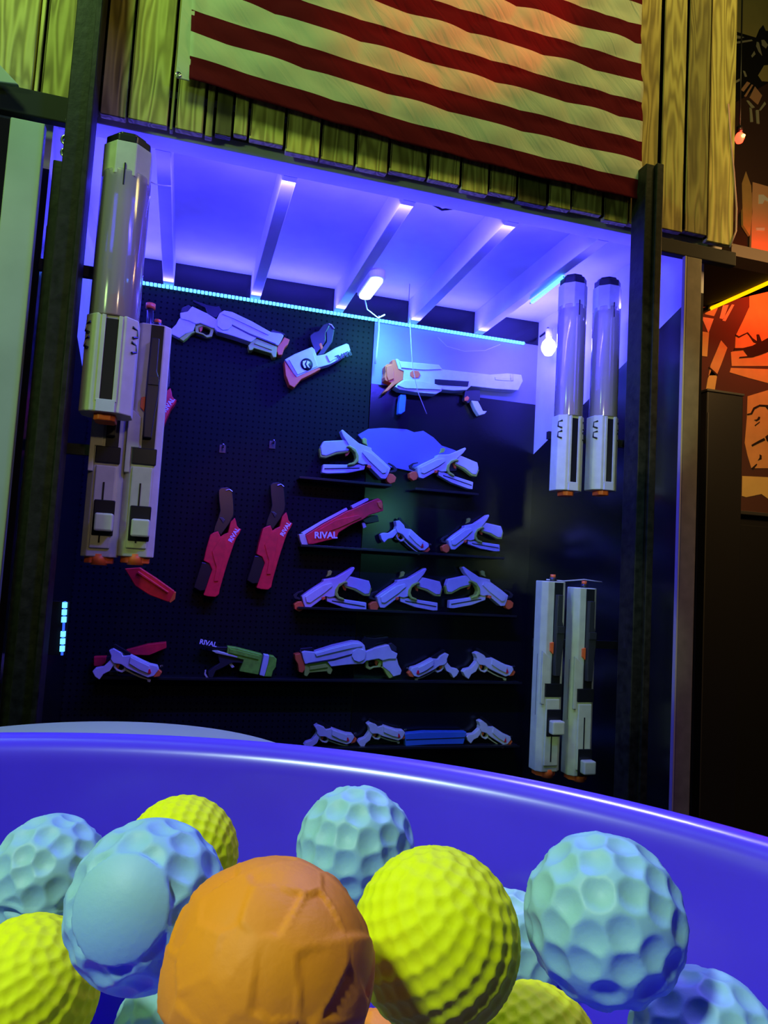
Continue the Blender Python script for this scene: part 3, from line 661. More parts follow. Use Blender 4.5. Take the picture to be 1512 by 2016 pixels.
# ledges under the rows
def ledge(label, x0p, x1p, yp, Y0=3.10, wires=False):
    a = at(x0p, yp, 3.13); b = at(x1p, yp, 3.13)
    zz = at((x0p+x1p)/2, yp, 3.13).z
    t = thing('wall_ledge', label, 'shelf', (a.x, YB, zz))
    L = b.x-a.x
    box('tray', 0, L, -.085, 0, -.006, 0, 'black', t, .001); box('lip', 0, L, -.088, -.085, -.006, .004, 'black', t, .0008)
    if wires:
        tube('wire_rail', [(0, -.088, .024), (L, -.088, .024)], .0018, 'steel', t); tube('wire_rail', [(0, -.088, .04), (L, -.088, .04)], .0014, 'steel', t)
ledge('thin dark wire ledge holding the left violet pistol of the top row', 588, 770, 948)
ledge('thin dark wire ledge holding the right violet pistol of the top row', 815, 940, 968)
ledge('thin dark ledge under the third row with the red blaster', 590, 990, 1086)
ledge('thin dark ledge under the fourth row of three rear fin pistols', 585, 1015, 1204)
ledge('long thin dark ledge under the fifth row', 190, 1025, 1338)
ledge('thin dark ledge under the lowest row beside the tub rim', 590, 1020, 1470)
# pool of blue light behind the top pistols, built as a pale plate
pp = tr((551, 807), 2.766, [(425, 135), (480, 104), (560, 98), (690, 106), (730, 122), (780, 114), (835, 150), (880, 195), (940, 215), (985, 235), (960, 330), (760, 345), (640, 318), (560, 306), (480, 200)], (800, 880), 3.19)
o = prism('painted_light_patch', pp, -.003, .009, 'lightpatch', None, 0); o.location = at(800, 880, 3.19); tag(o, 'irregular patch of blue light built as a thin pale plate behind the two top pistols', 'lightpatch')
# small empty hooks
for (px, lab) in (((438, 884), 'empty steel peg hook on the black pegboard, left of two'), ((536, 876), 'empty steel peg hook on the black pegboard, right of two')):
    p = at(*px, 3.2); t = thing('peg_hook', lab, 'hook', p, 'empty peg hooks')
    tube('hook_wire', [(0, 0, .012), (0, -.02, .010), (0, -.05, 0), (0, -.06, .015)], .0035, 'steel', t); box('hook_plate', -.014, .014, -.004, 0, -.018, .018, 'dark', t, .001)

# ------------------------------------------------------------------ long blasters stood on end at both sides
def hexsec(w, d, ch):
    return [(-w/2, d*.3), (-w/2, -d*.5+ch), (-w/2+ch, -d*.5), (w/2-ch, -d*.5), (w/2, -d*.5+ch), (w/2, d*.3), (w/2-ch*.6, d*.5), (-w/2+ch*.6, d*.5)]
def column(name, sec, z0, z1, m, parent, bv=.003):
    bm = bmesh.new(); a = [bm.verts.new((x, y, z0)) for x, y in sec]; b = [bm.verts.new((x, y, z1)) for x, y in sec]; n = len(sec)
    bm.faces.new(a[::-1]); bm.faces.new(b)
    for i in range(n): bm.faces.new((a[i], a[(i+1) % n], b[(i+1) % n], b[i]))
    o = link(name, fin(bm), parent, m)
    if bv: bevel(o, bv)
    return o
def slab(name, x0, x1, z0, z1, y, th, m, parent, bv=.001): return box(name, x0, x1, y-th, y, z0, z1, m, parent, bv)
def tube_blaster(label, px, Y, w=.122, h=.79):
    t = thing('tube_blaster', label, 'toy blaster', at(*px, Y)); d = w*.85; yf = -d*.5
    hb = h*.355; ht = h*.845; hc = h*.955
    body = column('body', hexsec(w, d, w*.22), .018, hb, 'cream', t)
    slab('front_slot', -w*.11, w*.13, .055, hb-.012, yf-.003, .0, 'black', body) if False else slab('front_slot', -w*.10, w*.14, .05, hb-.012, yf+.002, .004, 'black', t)
    slab('front_rail', -w*.18, -w*.10, .045, hb-.004, yf+.002, .007, 'cream', t); slab('front_rail', w*.14, w*.22, .045, hb-.004, yf+.002, .007, 'cream', t)
    for s in (-1, 1):
        for q, zz in enumerate((hb-.035, hb-.075)):
            # curved side vents
            pts = [(s*w*.40, zz+.012), (s*w*.47, zz+.008), (s*w*.49, zz-.010), (s*w*.42, zz-.016)]
            tube('side_vent', [(x, yf+w*.14+(-.004 if abs(x) < w*.45 else .010), z) for x, z in pts], .0036, 'black', t, 6)
    slab('tip_plate', -w*.16, w*.20, .018, .050, yf+.002, .008, 'white', t)
    column('muzzle', hexsec(w*.42, d*.7, .012), 0, .020, 'orange', t)
    # clear drum
    r = w*.49
    prof = [(r, hb), (r, ht+.01)]
    seg = 8
    cl = lathe('clear_tube', [(r*.98, hb-.004), (r, hb), (r, ht+.006), (r*.98, ht+.01)], 'clear', t, 24)
    md = cl.modifiers.new('s', 'SOLIDIFY'); md.thickness = .002
    lathe('inner_spring', [(r*.30, hb), (r*.30, ht)], 'cream', t, 10); 
    lathe('follower', [(0, hb+.002), (r*.36, hb+.002), (r*.38, hb+.05), (r*.28, hb+.07), (r*.26, hb+.10), (0, hb+.102)], 'orange', t, 12)
    tube('inner_rod', [(-r*.45, -r*.3, hb), (-r*.45, -r*.3, ht)], .004, 'white', t)
    tube('inner_rod', [(r*.5, -r*.1, hb), (r*.5, -r*.1, ht)], .004, 'dark', t)
    rg = [(r*1.03*math.cos(PI/8+k*PI/4), r*1.03*math.sin(PI/8+k*PI/4)) for k in range(8)]
    column('collar', rg, ht-.005, hc, 'cream', t, .002)
    slab('collar_notch', -.002, .002, ht-.035, ht+.025, -r*1.03+.004, .003, 'black', t)
    column('cap', [(x*.93, y*.93) for x, y in rg], hc, h-.012, 'black', t, .004); column('cap_top', [(x*.72, y*.72) for x, y in rg], h-.012, h, 'black', t, .004)
    return t
def slider_blaster(label, px, Y, w=.112, h=.70, slid=.22, tipc='orange', face='cream'):
    t = thing('slider_blaster', label, 'toy blaster', at(*px, Y)); d = w*.8; yf = -d*.5
    body = column('body', hexsec(w, d, w*.18), .022, h*.965, face, t)
    slab('handle_recess', -w*.06, w*.30, h*.45, h*.96, yf+.003, .005, 'black', t)
    slab('stock_recess', -w*.30, w*.38, h*.395, h*.46, yf+.003, .010, 'black', t, .002)
    prism('grip', [(-w*.02, h*.50), (w*.2, h*.50), (w*.24, h*.60), (w*.30, h*.68), (w*.30, h*.73), (w*.2, h*.77), (w*.2, h*.90), (-w*.02, h*.90), (-w*.04, h*.75), (-w*.04, h*.62)], yf-.022, yf+.002, 'dark', t)
    slab('grip_cap', -w*.02, w*.28, h*.71, h*.745, yf-.020, .006, 'dark', t)
    prism('trigger', [(-w*.18, h*.62), (-w*.06, h*.605), (-w*.06, h*.665), (-w*.18, h*.66)], yf-.010, yf+.002, 'orange', t, .001)
    prism('side_cover', [(-w*.48, h*.62), (-w*.12, h*.58), (-w*.12, h*.46), (-w*.34, h*.46), (-w*.34, h*.36), (-w*.48, h*.36)], yf+.006-.012, yf+.004, face, t, .002)
    slab('fore_plate', -w*.26, w*.30, .045, h*.385, yf+.003, .010, face, t, .003)
    slab('slot', -.0022, .0022, .06, h*.32, yf-.0065, .002, 'black', t, 0)
    zs = h*slid
    s_ = slab('slide_recess', -w*.22, w*.36, zs-.012, zs+.085, yf-.005, .006, 'black', t, .003)
    prism_o = box('slide_handle', -w*.14, w*.36, yf-.040, yf-.008, zs, zs+.048, face, t, .005)
    tube('top_barrel', [(w*.08, 0, h*.955), (w*.08, 0, h*.985)], .014, 'black', t, 12)
    tube('top_tip', [(w*.08, 0, h*.98), (w*.08, 0, h)], .010, tipc, t, 12)
    column('muzzle', hexsec(w*.8, d*.8, .016), .004, .026, 'orange', t); tube('muzzle_ring', [(w*.02, yf+.02, .0), (w*.02, yf+.02, .03)], .022, 'orange', t, 14)
    slab('side_groove', -w*.505, -w*.46, h*.30, h*.6, yf+.03, .002, 'black', t, 0)
    return t
YL, YR = 1.97, 2.42
a = tube_blaster('clear tube blaster with cream cap standing on end at far left above two others', (207, 832), YL, .128, .77)
tube_blaster('clear tube blaster at upper right, left one of the side by side pair', (1113, 977), YR, .110, .865)
tube_blaster('clear tube blaster at upper right, right one of the pair beside the post', (1182, 976), YR, .110, .865)
slider_blaster('orange lit cream blaster with black slide, left of the pair at lower left', (194, 1112), YL+.122, .093, .70, .13)
slider_blaster('cream and violet lit blaster with black slide, right of the pair at lower left', (265, 1112), YL+.128, .095, .70, .11)
slider_blaster('pale green lit blaster with higher slide handle, left of the lower right pair', (1070, 1526), YR-.02, .098, .735, .22)
slider_blaster('pale green lit blaster with slide handle at its foot, right of lower right pair', (1133, 1534), YR-.02, .098, .735, .05)
# dark slim gun behind the left stack with orange tips
def slimgun():
    t = thing('slim_blaster', 'slim black blaster pointing up with an orange tip above the left stack', 'toy blaster', at(292, 700, 2.6))
    tube('barrel', [(0, 0, .0), (-.004, 0, .10), (-.006, 0, .17)], .012, 'black', t, 12); tube('tip', [(-.006, 0, .168), (-.006, 0, .186)], .017, 'orange', t, 12)
    prism('receiver', [(-.05, -.06), (.05, -.07), (.055, .01), (.03, .035), (.018, .06), (-.02, .06), (-.04, .03)], -.02, .02, 'dark', t)
    prism('side_fin', [(.045, -.05), (.062, -.03), (.066, .05), (.056, .055), (.045, .02)], -.012, .012, 'white', t)
    prism('plate', [(-.05, .02), (-.02, .03), (-.018, .05), (-.045, .045)], -.024, -.018, 'white', t, .001)
    tube('mount_rod', [(-.03, .02, .03), (-.03, .60, .03)], .006, 'black', t)
slimgun()
def redstock():
    c = (300, 1150)
    t = thing('toy_blaster', 'red stock of a blaster sticking out under the left stack', 'toy blaster', at(*c, 2.4))
    pts = tr((130, 560), 3.15, [(365, 1762), (460, 1755), (560, 1820), (672, 1900), (668, 1945), (635, 1968), (520, 1925), (430, 1868)], c, 2.4)
    prism('stock', pts, -.02, .02, 'red', t)
    prism('ridge', tr((130, 560), 3.15, [(450, 1775), (640, 1905), (630, 1915), (440, 1790)], c, 2.4), -.026, -.018, 'red', t)
    prism('butt_plate', tr((130, 560), 3.15, [(640, 1965), (672, 1905), (682, 1908), (676, 1950), (648, 1972)], c, 2.4), -.022, .022, 'orange', t, .001)
    tube('mount_rod', [(-.06, .01, .04), (-.06, .78, .04)], .006, 'black', t)
redstock()
# mounting rails behind the stood-up blasters
def rail(label, x0, x1, z, y):
    o = box('mount_rail', x0, x1, y, y+.018, z-.015, z+.015, 'black'); tag(o, label, 'rail'); return o
zt = H+.60
rail('black rail behind the tops of the left clear tube blaster', -.42, -.20, H+.75, YL+.052)
rail('black rail behind the two lower left blasters', -.42, -.08, H+.28, YL+.158)
rail('black rail behind the upper right pair of tube blasters', 1.34, 1.66, H+.55, YR+.044)
rail('black rail behind the lower right pair of slider blasters', 1.30, 1.66, H-.25, YR+.016)

# ring hook at left of the left post, ring at right of the right post
def torus(name, R, r, m, parent, loc, rot):
    bm = bmesh.new(); n, k = 24, 8; g = [[bm.verts.new(((R+r*math.cos(2*PI*j/k))*math.cos(2*PI*i/n), (R+r*math.cos(2*PI*j/k))*math.sin(2*PI*i/n), r*math.sin(2*PI*j/k))) for j in range(k)] for i in range(n)]
    for i in range(n):
        for j in range(k): bm.faces.new((g[i][j], g[(i+1) % n][j], g[(i+1) % n][(j+1) % k], g[i][(j+1) % k]))
    o = link(name, fin(bm, smooth=True), parent, m); o.location = loc; o.rotation_euler = rot; return o
p = at(131, 285, 1.93)
t = thing('padlock_hasp', 'small green lit steel rings hanging left of the left post', 'hasp', p)
torus('ring', .012, .004, 'steel', t, (0, 0, .012), (PI/2, 0.3, 0)); torus('ring', .010, .004, 'steel', t, (0, 0, -.022), (PI/2, -.3, 0)); torus('ring', .010, .003, 'steel', t, (.004, 0, .062), (PI/2, 0, .4))
tube('pin', [(.003, 0, .052), (.003, 0, .022)], .003, 'steel', t); box('plate', .012, .034, -.002, .02, -.03, .07, 'post', t, .001)
p = at(1287, 548, 1.93); t = thing('eye_bolt', 'small dark steel ring on the right edge of the right post', 'bolt', p)
torus('ring', .009, .003, 'steel', t, (0, 0, 0), (PI/2, 0, 0)); tube('shank', [(-.009, 0, 0), (-.03, 0, 0)], .003, 'steel', t)

# ------------------------------------------------------------------ right hand side: mural, column, cabinet, red lamp
YM = 3.6
def mural():
    t = thing('mural', 'painted wall mural in orange, tan and black ink lines at the right edge', 'mural', at(1450, 900, YM))
    c = (1450, 900); Om, Sm = (1250, 500), 4.03
    def sh(name, m, pts, lay, org=Om, sc=Sm):
        q = clean(tr(org, sc, pts, c, YM)); bm = bmesh.new(); prism_bm(bm, q, -.002*lay-.002, .012); return link(name, fin(bm), t, m)
    sh('backdrop', 'mbrown', [(380, 200), (1500, 0), (1500, 2100), (380, 2100)], 0)
    sh('chin_field', 'mtan', [(905, 330), (920, 300), (1500, 100), (1500, 900), (1056, 890), (765, 890), (758, 780), (790, 770), (795, 650), (850, 540), (905, 420)], 1)
    sh('jaw_field', 'mtan', [(748, 940), (758, 905), (1056, 915), (1500, 930), (1500, 1040), (1050, 1025), (900, 985)], 1)
    sh('neck_field', 'mtan', [(890, 1130), (1056, 1080), (1500, 1000), (1500, 1700), (1056, 1700), (920, 1700), (890, 1600), (868, 1500), (885, 1300)], 1)
    sh('lower_field', 'mcream', [(848, 1762), (1056, 1772), (1500, 1800), (1500, 1960), (1056, 1945), (1000, 1905), (880, 1930), (845, 1920)], 1)
    sh('ink_line', 'mblack', [(795, 640), (820, 655), (850, 640), (890, 622), (930, 670), (965, 695), (960, 640), (980, 640), (1000, 695), (1100, 640), (1100, 790), (1060, 775), (1000, 800), (930, 822), (820, 830), (826, 818), (890, 812), (855, 765), (780, 772), (785, 748), (850, 748), (925, 730), (960, 712), (935, 702), (900, 650), (885, 634), (850, 652), (820, 668), (795, 655)], 2)
    sh('ink_line', 'mblack', [(885, 1270), (915, 1262), (935, 1220), (985, 1196), (1056, 1200), (1500, 1250), (1500, 1290), (1056, 1245), (1030, 1214), (985, 1212), (945, 1235), (925, 1275), (888, 1282)], 2)
    for q in ([(945, 1360), (985, 1330), (985, 1340), (950, 1368)], [(940, 1318), (965, 1312), (975, 1292), (990, 1295), (985, 1315), (960, 1330)], [(920, 1515), (980, 1480), (1020, 1460), (1030, 1480), (985, 1500), (925, 1530)], [(985, 1590), (1000, 1600), (1000, 1630), (970, 1640), (985, 1615)], [(1030, 1450), (1056, 1430), (1056, 1500), (1040, 1480)], [(920, 1700), (960, 1665), (965, 1672), (935, 1712)]):
        sh('ink_mark', 'mblack', q, 2)
    sh('shard', 'mpeach', [(525, 500), (622, 515), (580, 630)], 1); sh('shard', 'mtan', [(575, 420), (655, 430), (625, 495), (552, 480)], 1)
    sh('shard', 'mpeach', [(695, 410), (740, 405), (700, 520), (668, 512)], 1); sh('shard', 'mpeach', [(765, 402), (785, 405), (715, 535), (690, 530)], 1)
    sh('plaque', 'mcream', [(520, 615), (585, 625), (570, 815), (515, 808)], 1)
    sh('stripe', 'mtan', [(680, 686), (730, 745), (680, 880), (645, 965), (580, 965), (598, 880)], 1)
    sh('stripe', 'mcream', [(575, 990), (605, 920), (650, 960), (630, 1080), (602, 1250), (592, 1248), (604, 1100), (575, 1260), (562, 1258), (575, 1140), (552, 1125)], 1)
    sh('ink_line', 'mblack', [(585, 895), (655, 960), (648, 972), (580, 905)], 2)
    sh('shard', 'mcream', [(545, 1425), (575, 1425), (605, 1455), (600, 1515), (580, 1520), (576, 1470)], 1)
    O5b, S5b = (1250, 450), 1.92
    sh('patch', 'mgreen', [(222, 1220), (262, 1230), (256, 1375), (222, 1370)], 1, O5b, S5b)
    sh('patch', 'mcream', [(222, 1370), (256, 1375), (254, 1408), (222, 1406)], 1, O5b, S5b)
    sh('patch', 'mrust', [(222, 1408), (254, 1410), (248, 1490), (222, 1488)], 1, O5b, S5b)
    # upper part of the mural
    O7, S7 = (1380, 0), 3.877
    sh('upper_backdrop', 'mbrown', [(60, -150), (800, -150), (800, 1500), (400, 1450), (60, 2000)], 0, O7, S7)
    sh('cream_field', 'mcream', [(180, -200), (800, -200), (800, 240), (512, 250), (470, 270), (415, 292), (300, 258), (250, 240), (212, 130)], 1, O7, S7)
    sh('ink_branch', 'mblack', [(212, 130), (250, 240), (300, 258), (415, 292), (440, 230), (470, 195), (490, 240), (700, 250), (700, 520), (200, 820), (180, 400)], 2, O7, S7)
    for q in ([(228, 278), (250, 272), (325, 290), (300, 300), (232, 300)], [(220, 330), (380, 308), (388, 318), (300, 334), (222, 346)], [(455, 312), (475, 310), (505, 350), (490, 375), (460, 350)], [(420, 325), (435, 330), (460, 430), (435, 400), (415, 355)], [(378, 430), (400, 395), (410, 420), (385, 445)],
              [(315, 545), (330, 550), (345, 590), (330, 592)], [(205, 620), (240, 632), (290, 605), (300, 618), (250, 645), (205, 635)], [(210, 570), (228, 568), (215, 598)], [(345, 770), (360, 775), (405, 825), (385, 830)], [(480, 780), (490, 800), (450, 848), (440, 840)], [(368, 825), (382, 840), (392, 935), (374, 935)], [(415, 845), (435, 845), (440, 950), (422, 945)]):
        sh('ink_highlight', 'mwhite', q, 3, O7, S7)
    sh('facet', 'mpeach', [(405, 665), (460, 735), (430, 800), (368, 745)], 3, O7, S7); sh('facet', 'mpeach', [(298, 690), (345, 628), (370, 640), (320, 705)], 3, O7, S7); sh('facet', 'mpeach', [(322, 740), (380, 650), (392, 655), (340, 742)], 3, O7, S7)
    sh('facet', 'mcream', [(430, 580), (475, 505), (700, 490), (700, 640), (460, 625)], 3, O7, S7)
    sh('pink_field', 'mpeach', [(392, 1392), (700, 1480), (700, 2020), (380, 1910)], 1, O7, S7)
    sh('pale_post', 'mtan', [(310, 1400), (340, 1310), (380, 1420), (390, 1620), (370, 1800), (318, 1720)], 1, O7, S7)
    sh('white_mark', 'letter', [(435, 1490), (470, 1490), (512, 1525), (512, 1545), (480, 1530), (465, 1560), (435, 1560)], 3, O7, S7)
    sh('white_mark', 'letter', [(415, 1742), (480, 1742), (478, 1765), (420, 1762)], 3, O7, S7)
mural()
# amber tube light
zz = at(1440, 500, 2.6).z-H+.045
a = atz(1398, 608, zz-.012); b = atz(1470, 576, zz-.012); c2 = atz(1530, 549, zz-.012)
t = thing('tube_light', 'glowing orange yellow tube light slanting over the mural', 'tube light', a)
tube('glowing_tube', [(0, 0, 0), b-a, c2-a], .010, 'amberled', t, 10)
box('clip', -.02, .0, -.01, .14, -.01, .012, 'black', t)
# red bulb
p = at(1456, 272, 2.2); t = thing('red_bulb', 'small glowing red bulb beside the pink wire at upper right', 'lamp', p)
lathe('bulb', [(0, -.020), (.012, -.017), (.019, 0), (.014, .014), (.008, .022), (0, .023)], 'redbulb', t, 18); lathe('filament', [(0, -.008), (.006, -.006), (.008, 0), (0, .008)], 'redcore', t, 10, (0, -.019, 0))
lathe('socket', [(0, .02), (.011, .02), (.012, .045), (0, .046)], 'black', t, 14); tube('cord', [(0, 0, .044), (.0, .0, .3), (.0, 0, .8)], .003, 'black', t)
lamp('POINT', 'red_bulb_light', (p.x, p.y-.03, p.z-H), .8, (1, .05, .03), shadow_soft_size=.02)
# black column and cabinet
def px_box(name, label, cat, x0, x1, yt, yb, Y, depth, m, extra=None):
    a = at(x0, yt, Y); b = at(x1, yt, Y); t = thing(name, label, cat, (a.x, Y, 0))
    box('body', 0, b.x-a.x, 0, depth, 0, a.z, m, t, .006)
    if extra: extra(t, b.x-a.x, a.z)
    return t
px_box('black_column', 'tall glossy black column standing in front of the mural', 'column', 1393, 1464, 770, 1500, 2.7, .12, 'black', lambda t, w_, h_: (box('cap', -.004, w_+.004, -.004, .124, h_, h_+.012, 'dark', t, .003), box('edge_strip', .0, .006, -.005, .0, 0, h_-.1, 'dark', t, .001)))
px_box('black_cabinet', 'low wide black cabinet below the mural at the right edge', 'cabinet', 1440, 1640, 1012, 1500, 3.0, .5, 'black', lambda t, w_, h_: (box('worktop', -.02, w_+.02, -.03, .5, h_, h_+.02, 'dark', t, .004), box('door', .03, w_-.03, -.012, .0, .1, h_-.05, 'black', t, .004)))
trim(box('trim', 1.79, 3.6, 2.35, 3.6, H+1.20+.12, H+1.26+.12, 'beam')) if False else None
p = at(1440, 500, 2.6)
trim(box('trim', p.x, p.x+1.6, 2.6, 2.7, p.z-.005, p.z+.05, 'beam'))
bm = bmesh.new(); zz = p.z-H+.045
q = [atz(x, y, zz) for x, y in ((1384, 502), (1640, 560), (1640, 498), (1560, 534), (1398, 604), (1384, 604))]
q = [atz(1384, 500, zz), atz(1640, 545, zz), atz(1640, 520, zz), atz(1398, 604, zz), atz(1384, 604, zz)]
a_ = [bm.verts.new((v.x, v.y, v.z)) for v in q]; b_ = [bm.verts.new((v.x, v.y, v.z+.015)) for v in q]
bm.faces.new(a_); bm.faces.new(b_[::-1])
for i in range(5): bm.faces.new((a_[i], b_[i], b_[(i+1) % 5], a_[(i+1) % 5]))
trim(link('trim', fin(bm), None, 'far'))

# ------------------------------------------------------------------ counter, tub and lid in the foreground
HT = .0473; RT = .175; tx, ty = -.8397*HT, .636*HT
Zr = H-HT
TT = Zr-.235                                   # table top
t = thing('counter_table', 'black counter table under the purple tub', 'table', (-.1, .15, 0))
box('top', -.55, .50, -.45, .52, TT-.03, TT, 'table', t, .004)
for sx in (-.5, .44):
    for sy_ in (-.4, .45): box('leg', sx, sx+.05, sy_, sy_+.05, 0, TT-.03, 'table', t, .003)
tub = thing('round_tub', 'round purple blue plastic tub full of foam balls in the foreground', 'tub', (tx, ty, TT))
def tubwall(name, prof, m, par): 
    return lathe(name, prof, m, par, 160)
hz = Zr-TT
prof = [(0, .0), (.128, 0), (.134, .004), (RT-.007, hz-.030), (RT-.0055, hz-.014)]
prof += [(RT-.0065+.0065*math.cos(a_)+.005, hz-.0065+.0065*math.sin(a_)) for a_ in [math.radians(v) for v in (-60, -30, 0, 30, 60, 90, 120, 150, 180)]]
prof += [(RT-.0105, hz-.030), (.130, .006), (.126, .003), (0, .003)]
tubwall('shell', prof, 'bucket', tub)
# neighbouring covered tub whose pale lid shows past the rim
L3 = [ray(0, 1432), ray(200, 1418), ray(470, 1446)]
P3 = [(v.x/-v.z, v.y/-v.z) for v in L3]
(x1, y1), (x2, y2), (x3, y3) = P3
Am = np.array([[2*(x2-x1), 2*(y2-y1)], [2*(x3-x1), 2*(y3-y1)]]); bmv = np.array([x2**2+y2**2-x1**2-y1**2, x3**2+y3**2-x1**2-y1**2])
ux, uy = np.linalg.solve(Am, bmv); ur = math.hypot(x1-ux, y1-uy)
HL = .10; lr = .115
# keep the lid's far edge where the photograph shows it
ly = y2*HL-lr; lx = x2*HL
lidt = thing('covered_tub', 'pale grey green lidded tub just behind the left of the purple tub', 'tub', (lx, ly+.0, TT))
hl = (H-HL)-TT
lathe('lid', [(0, hl), (lr-.003, hl), (lr, hl-.003), (lr, hl-.014), (lr-.006, hl-.014), (lr-.006, hl-.004), (0, hl-.004)], 'lid', lidt, 96)
lathe('container', [(0, 0), (lr*.8, 0), (lr-.008, hl-.006), (0, hl-.006)], 'white', lidt, 64)

# ------------------------------------------------------------------ foam balls
BR = .01125
def fib(n, seed=0, jit=0.0):
    rng = np.random.RandomState(seed); i = np.arange(n)+.5
    ph = np.arccos(1-2*i/n); th = PI*(1+5**.5)*i
    p = np.c_[np.cos(th)*np.sin(ph), np.sin(th)*np.sin(ph), np.cos(ph)]+rng.randn(n, 3)*jit
    return p/np.linalg.norm(p, axis=1)[:, None]
def ballmesh(kind, seed=0, sub=6):
    bm = bmesh.new(); bmesh.ops.create_icosphere(bm, subdivisions=sub, radius=1.0)
    co_ = np.array([v.co[:] for v in bm.verts]); co_ /= np.linalg.norm(co_, axis=1)[:, None]
    if kind.startswith('cyan'):
        c = fib(84, seed, .04); th0, dp = .205, .075
    elif kind == 'yellow':
        c = fib(330, seed, .0); th0, dp = .108, .032
    else:
        c = fib(46, seed, .07); th0 = None
    dt = np.clip(co_ @ c.T, -1, 1); srt = np.sort(dt, axis=1)[:, ::-1]; th = np.arccos(srt[:, 0])
    if th0:
        q = np.clip(1-(th/th0)**2, 0, 1); r = 1-dp*q
        if kind == 'cyan_cap':                # smooth moulded badge area
            an = np.arccos(np.clip(co_ @ np.array([-.35, -.87, .35])/np.linalg.norm([-.35, -.87, .35]), -1, 1))
            k = np.clip((an-.62)/.03, 0, 1); r = r*k+(1-k)*1.012
        if kind == 'cyan_fold':               # moulding seam
            r = r+.05*np.exp(-((co_[:, 2]+.15+.12*co_[:, 0])/.035)**2)-.05*np.exp(-((co_[:, 2]+.24+.12*co_[:, 0])/.04)**2)
    else:                                     # crinkled facets meeting in sharp creases
        rng = np.random.RandomState(5); c = fib(64, seed, .13); d_ = co_ @ c.T; nr = d_.argmax(1); s_ = np.sort(d_, axis=1)
        e_ = np.arccos(np.clip(s_[:, -2], -1, 1))-np.arccos(np.clip(s_[:, -1], -1, 1))
        tl = rng.randn(64, 3)*.065
        r = 1+(( co_-c[nr])*tl[nr]).sum(1)*np.clip(e_/.035, 0, 1)+.016*np.exp(-e_/.03)-.010
    for v, p, rr in zip(bm.verts, co_, r): v.co = p*rr*BR
    return fin(bm, 'ball', True)
BM = {}
for kk, mm in (('cyan', 'cyan'), ('cyan_cap', 'cyan'), ('cyan_fold', 'cyan'), ('yellow', 'yellow'), ('orange', 'orangefoam'), ('rust', 'rust')):
    BM[kk] = ballmesh('orange' if kk == 'rust' else kk, 3); BM[kk].materials.append(M[mm])
GBL = {'cyan': 'pale teal foam balls in the tub', 'yellow': 'yellow foam balls in the tub', 'orange': 'orange foam balls in the tub', 'rust': 'brown red foam balls in the tub'}
placed = []
def ball(kind, pos, label, rot=(0, 0, 0), scl=(1, 1, 1), group=None):
    o = bpy.data.objects.new('foam_ball', BM[kind]); C.objects.link(o); o.location = pos; o.rotation_euler = rot; o.scale = scl
    tag(o, label, 'foam ball', group or GBL[kind.split('_')[0]]); placed.append(Vector(pos)); return o
def bpx(px, py, R):                           # distance from the apparent radius
    v = ray(px, py).normalized(); cosang = v.dot(fwd)
    return v*(BR*FPX/R/ cosang)+Vector((0, 0, EYE))
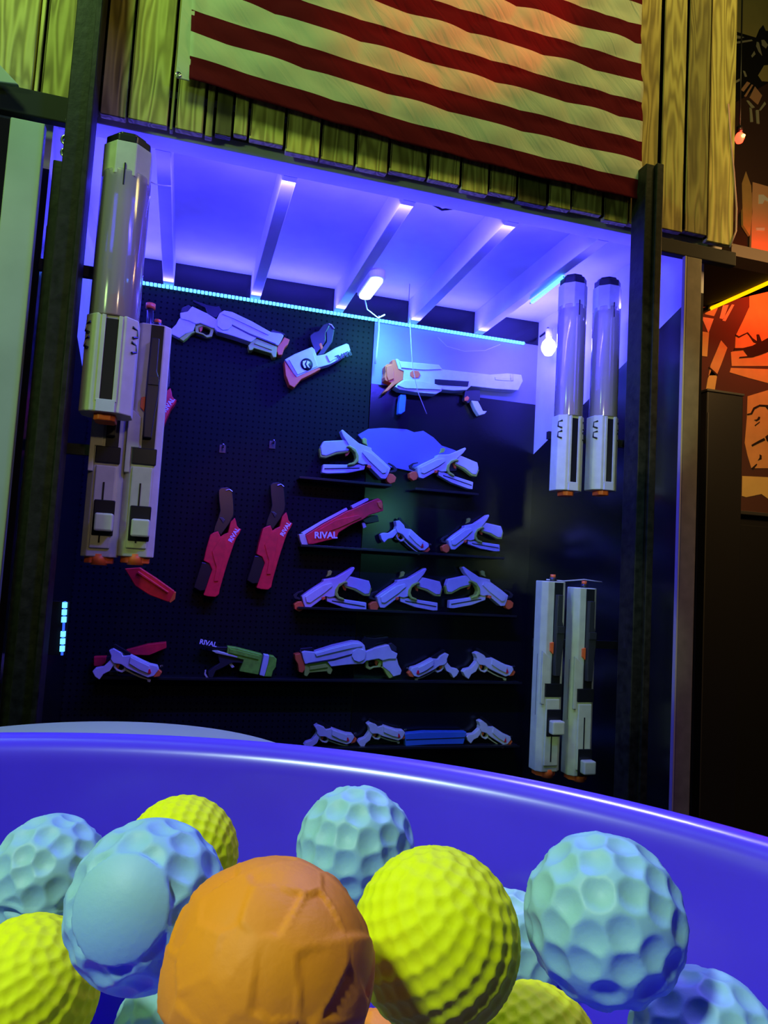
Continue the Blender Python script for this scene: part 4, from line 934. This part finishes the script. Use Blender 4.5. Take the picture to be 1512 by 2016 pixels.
VB = [
    ('cyan_fold', (95, 1722), 112, 'pale teal ball with a raised seam at the far left by the tub wall', (0.1, 0, .4)),
    ('yellow', (356, 1684), 112, 'bright yellow ball behind the big teal ball near the tub wall', (1, 2, 0)),
    ('cyan_cap', (290, 1778), 155, 'large teal ball with a smooth round patch, left of the orange ball', (0, 0, 0.0)),
    ('cyan', (700, 1668), 116, 'pale teal ball near the tub wall, between the orange and yellow balls', (.5, .2, 1)),
    ('yellow', (858, 1845), 165, 'largest yellow ball, fully in view right of the orange ball', (0.3, 0, 0.2)),
    ('orange', (530, 1915), 208, 'big creased orange ball in the centre foreground', (.3, .5, .2)),
    ('cyan', (572, 1775), 80, 'pale ball peeping over the top of the orange ball', (2, 1, .3)),
    ('cyan', (1190, 1806), 156, 'pale teal dimpled ball standing out alone at the right', (1.2, .4, 2)),
    ('cyan', (1000, 1868), 108, 'teal ball mostly hidden between the largest yellow and right teal balls', (.2, 1.4, 2)),
    ('yellow', (48, 1958), 142, 'yellow ball cut off by the lower left corner', (.4, .1, 1)),
    ('rust', (62, 1888), 108, 'brown red ball just above the lower left yellow ball', (.9, .1, 1)),
    ('cyan', (345, 2025), 118, 'teal ball at the bottom edge left of the orange ball', (.7, .1, 2)),
    ('yellow', (1052, 2092), 138, 'yellow ball cut off at the bottom edge right of centre', (.1, .8, 1)),
    ('cyan', (1392, 2078), 152, 'teal ball cut off by the lower right corner', (.6, .2, .9)),
]
items = [[k, bpx(*p_, R_), l_, r_] for k, p_, R_, l_, r_ in VB]
# push apart balls that touch, along the line of sight, keeping the nearer one
fixed = {5}
for it in range(60):
    for i in range(len(items)):
        for j in range(i+1, len(items)):
            a, b = items[i][1], items[j][1]; dd = (a-b).length
            if dd < 2*BR*.985:
                e_ = Vector((0, 0, EYE)); far = i if (a-e_).length > (b-e_).length else j
                p = items[far][1]; items[far][1] = e_+(p-e_)*1.01
for k, p, l_, r_ in items: ball(k, p, l_, r_)
# the layer of balls underneath
lab = {'cyan': 'teal ball lying deep in the pile under the visible balls', 'yellow': 'yellow ball lying deep in the pile under the visible balls', 'orange': 'orange ball lying deep in the pile under the visible balls'}
cnt = 0
s2 = 2*BR*1.01
eye = Vector((0, 0, EYE))
for layer in range(3):
    z = H-.092-layer*s2*.82
    for i in range(-9, 10):
        for j in range(-9, 10):
            x = tx+(i+.5*(j % 2)+.33*layer)*s2; y = ty+(j*.866+.3*layer)*s2
            p = Vector((x, y, z))
            rin = .125+(z-TT)/hz*.035
            if math.hypot(x-tx, y-ty) > rin-BR: continue
            v = p-eye; dpt = v.dot(fwd)
            if dpt < .03: continue
            sx_ = 756+v.dot(rt)/dpt*FPX; sy2 = 1008-v.dot(up)/dpt*FPX
            if sx_ < -250 or sx_ > 1760 or sy2 > 2500: continue
            if any((p-q).length < 2*BR*.98 for q in placed): continue
            kk = random.choice(['cyan', 'cyan', 'yellow', 'orange'])
            ball(kk, p, lab[kk], (random.uniform(0, 3), random.uniform(0, 3), 0), group='balls deep in the tub'); cnt += 1
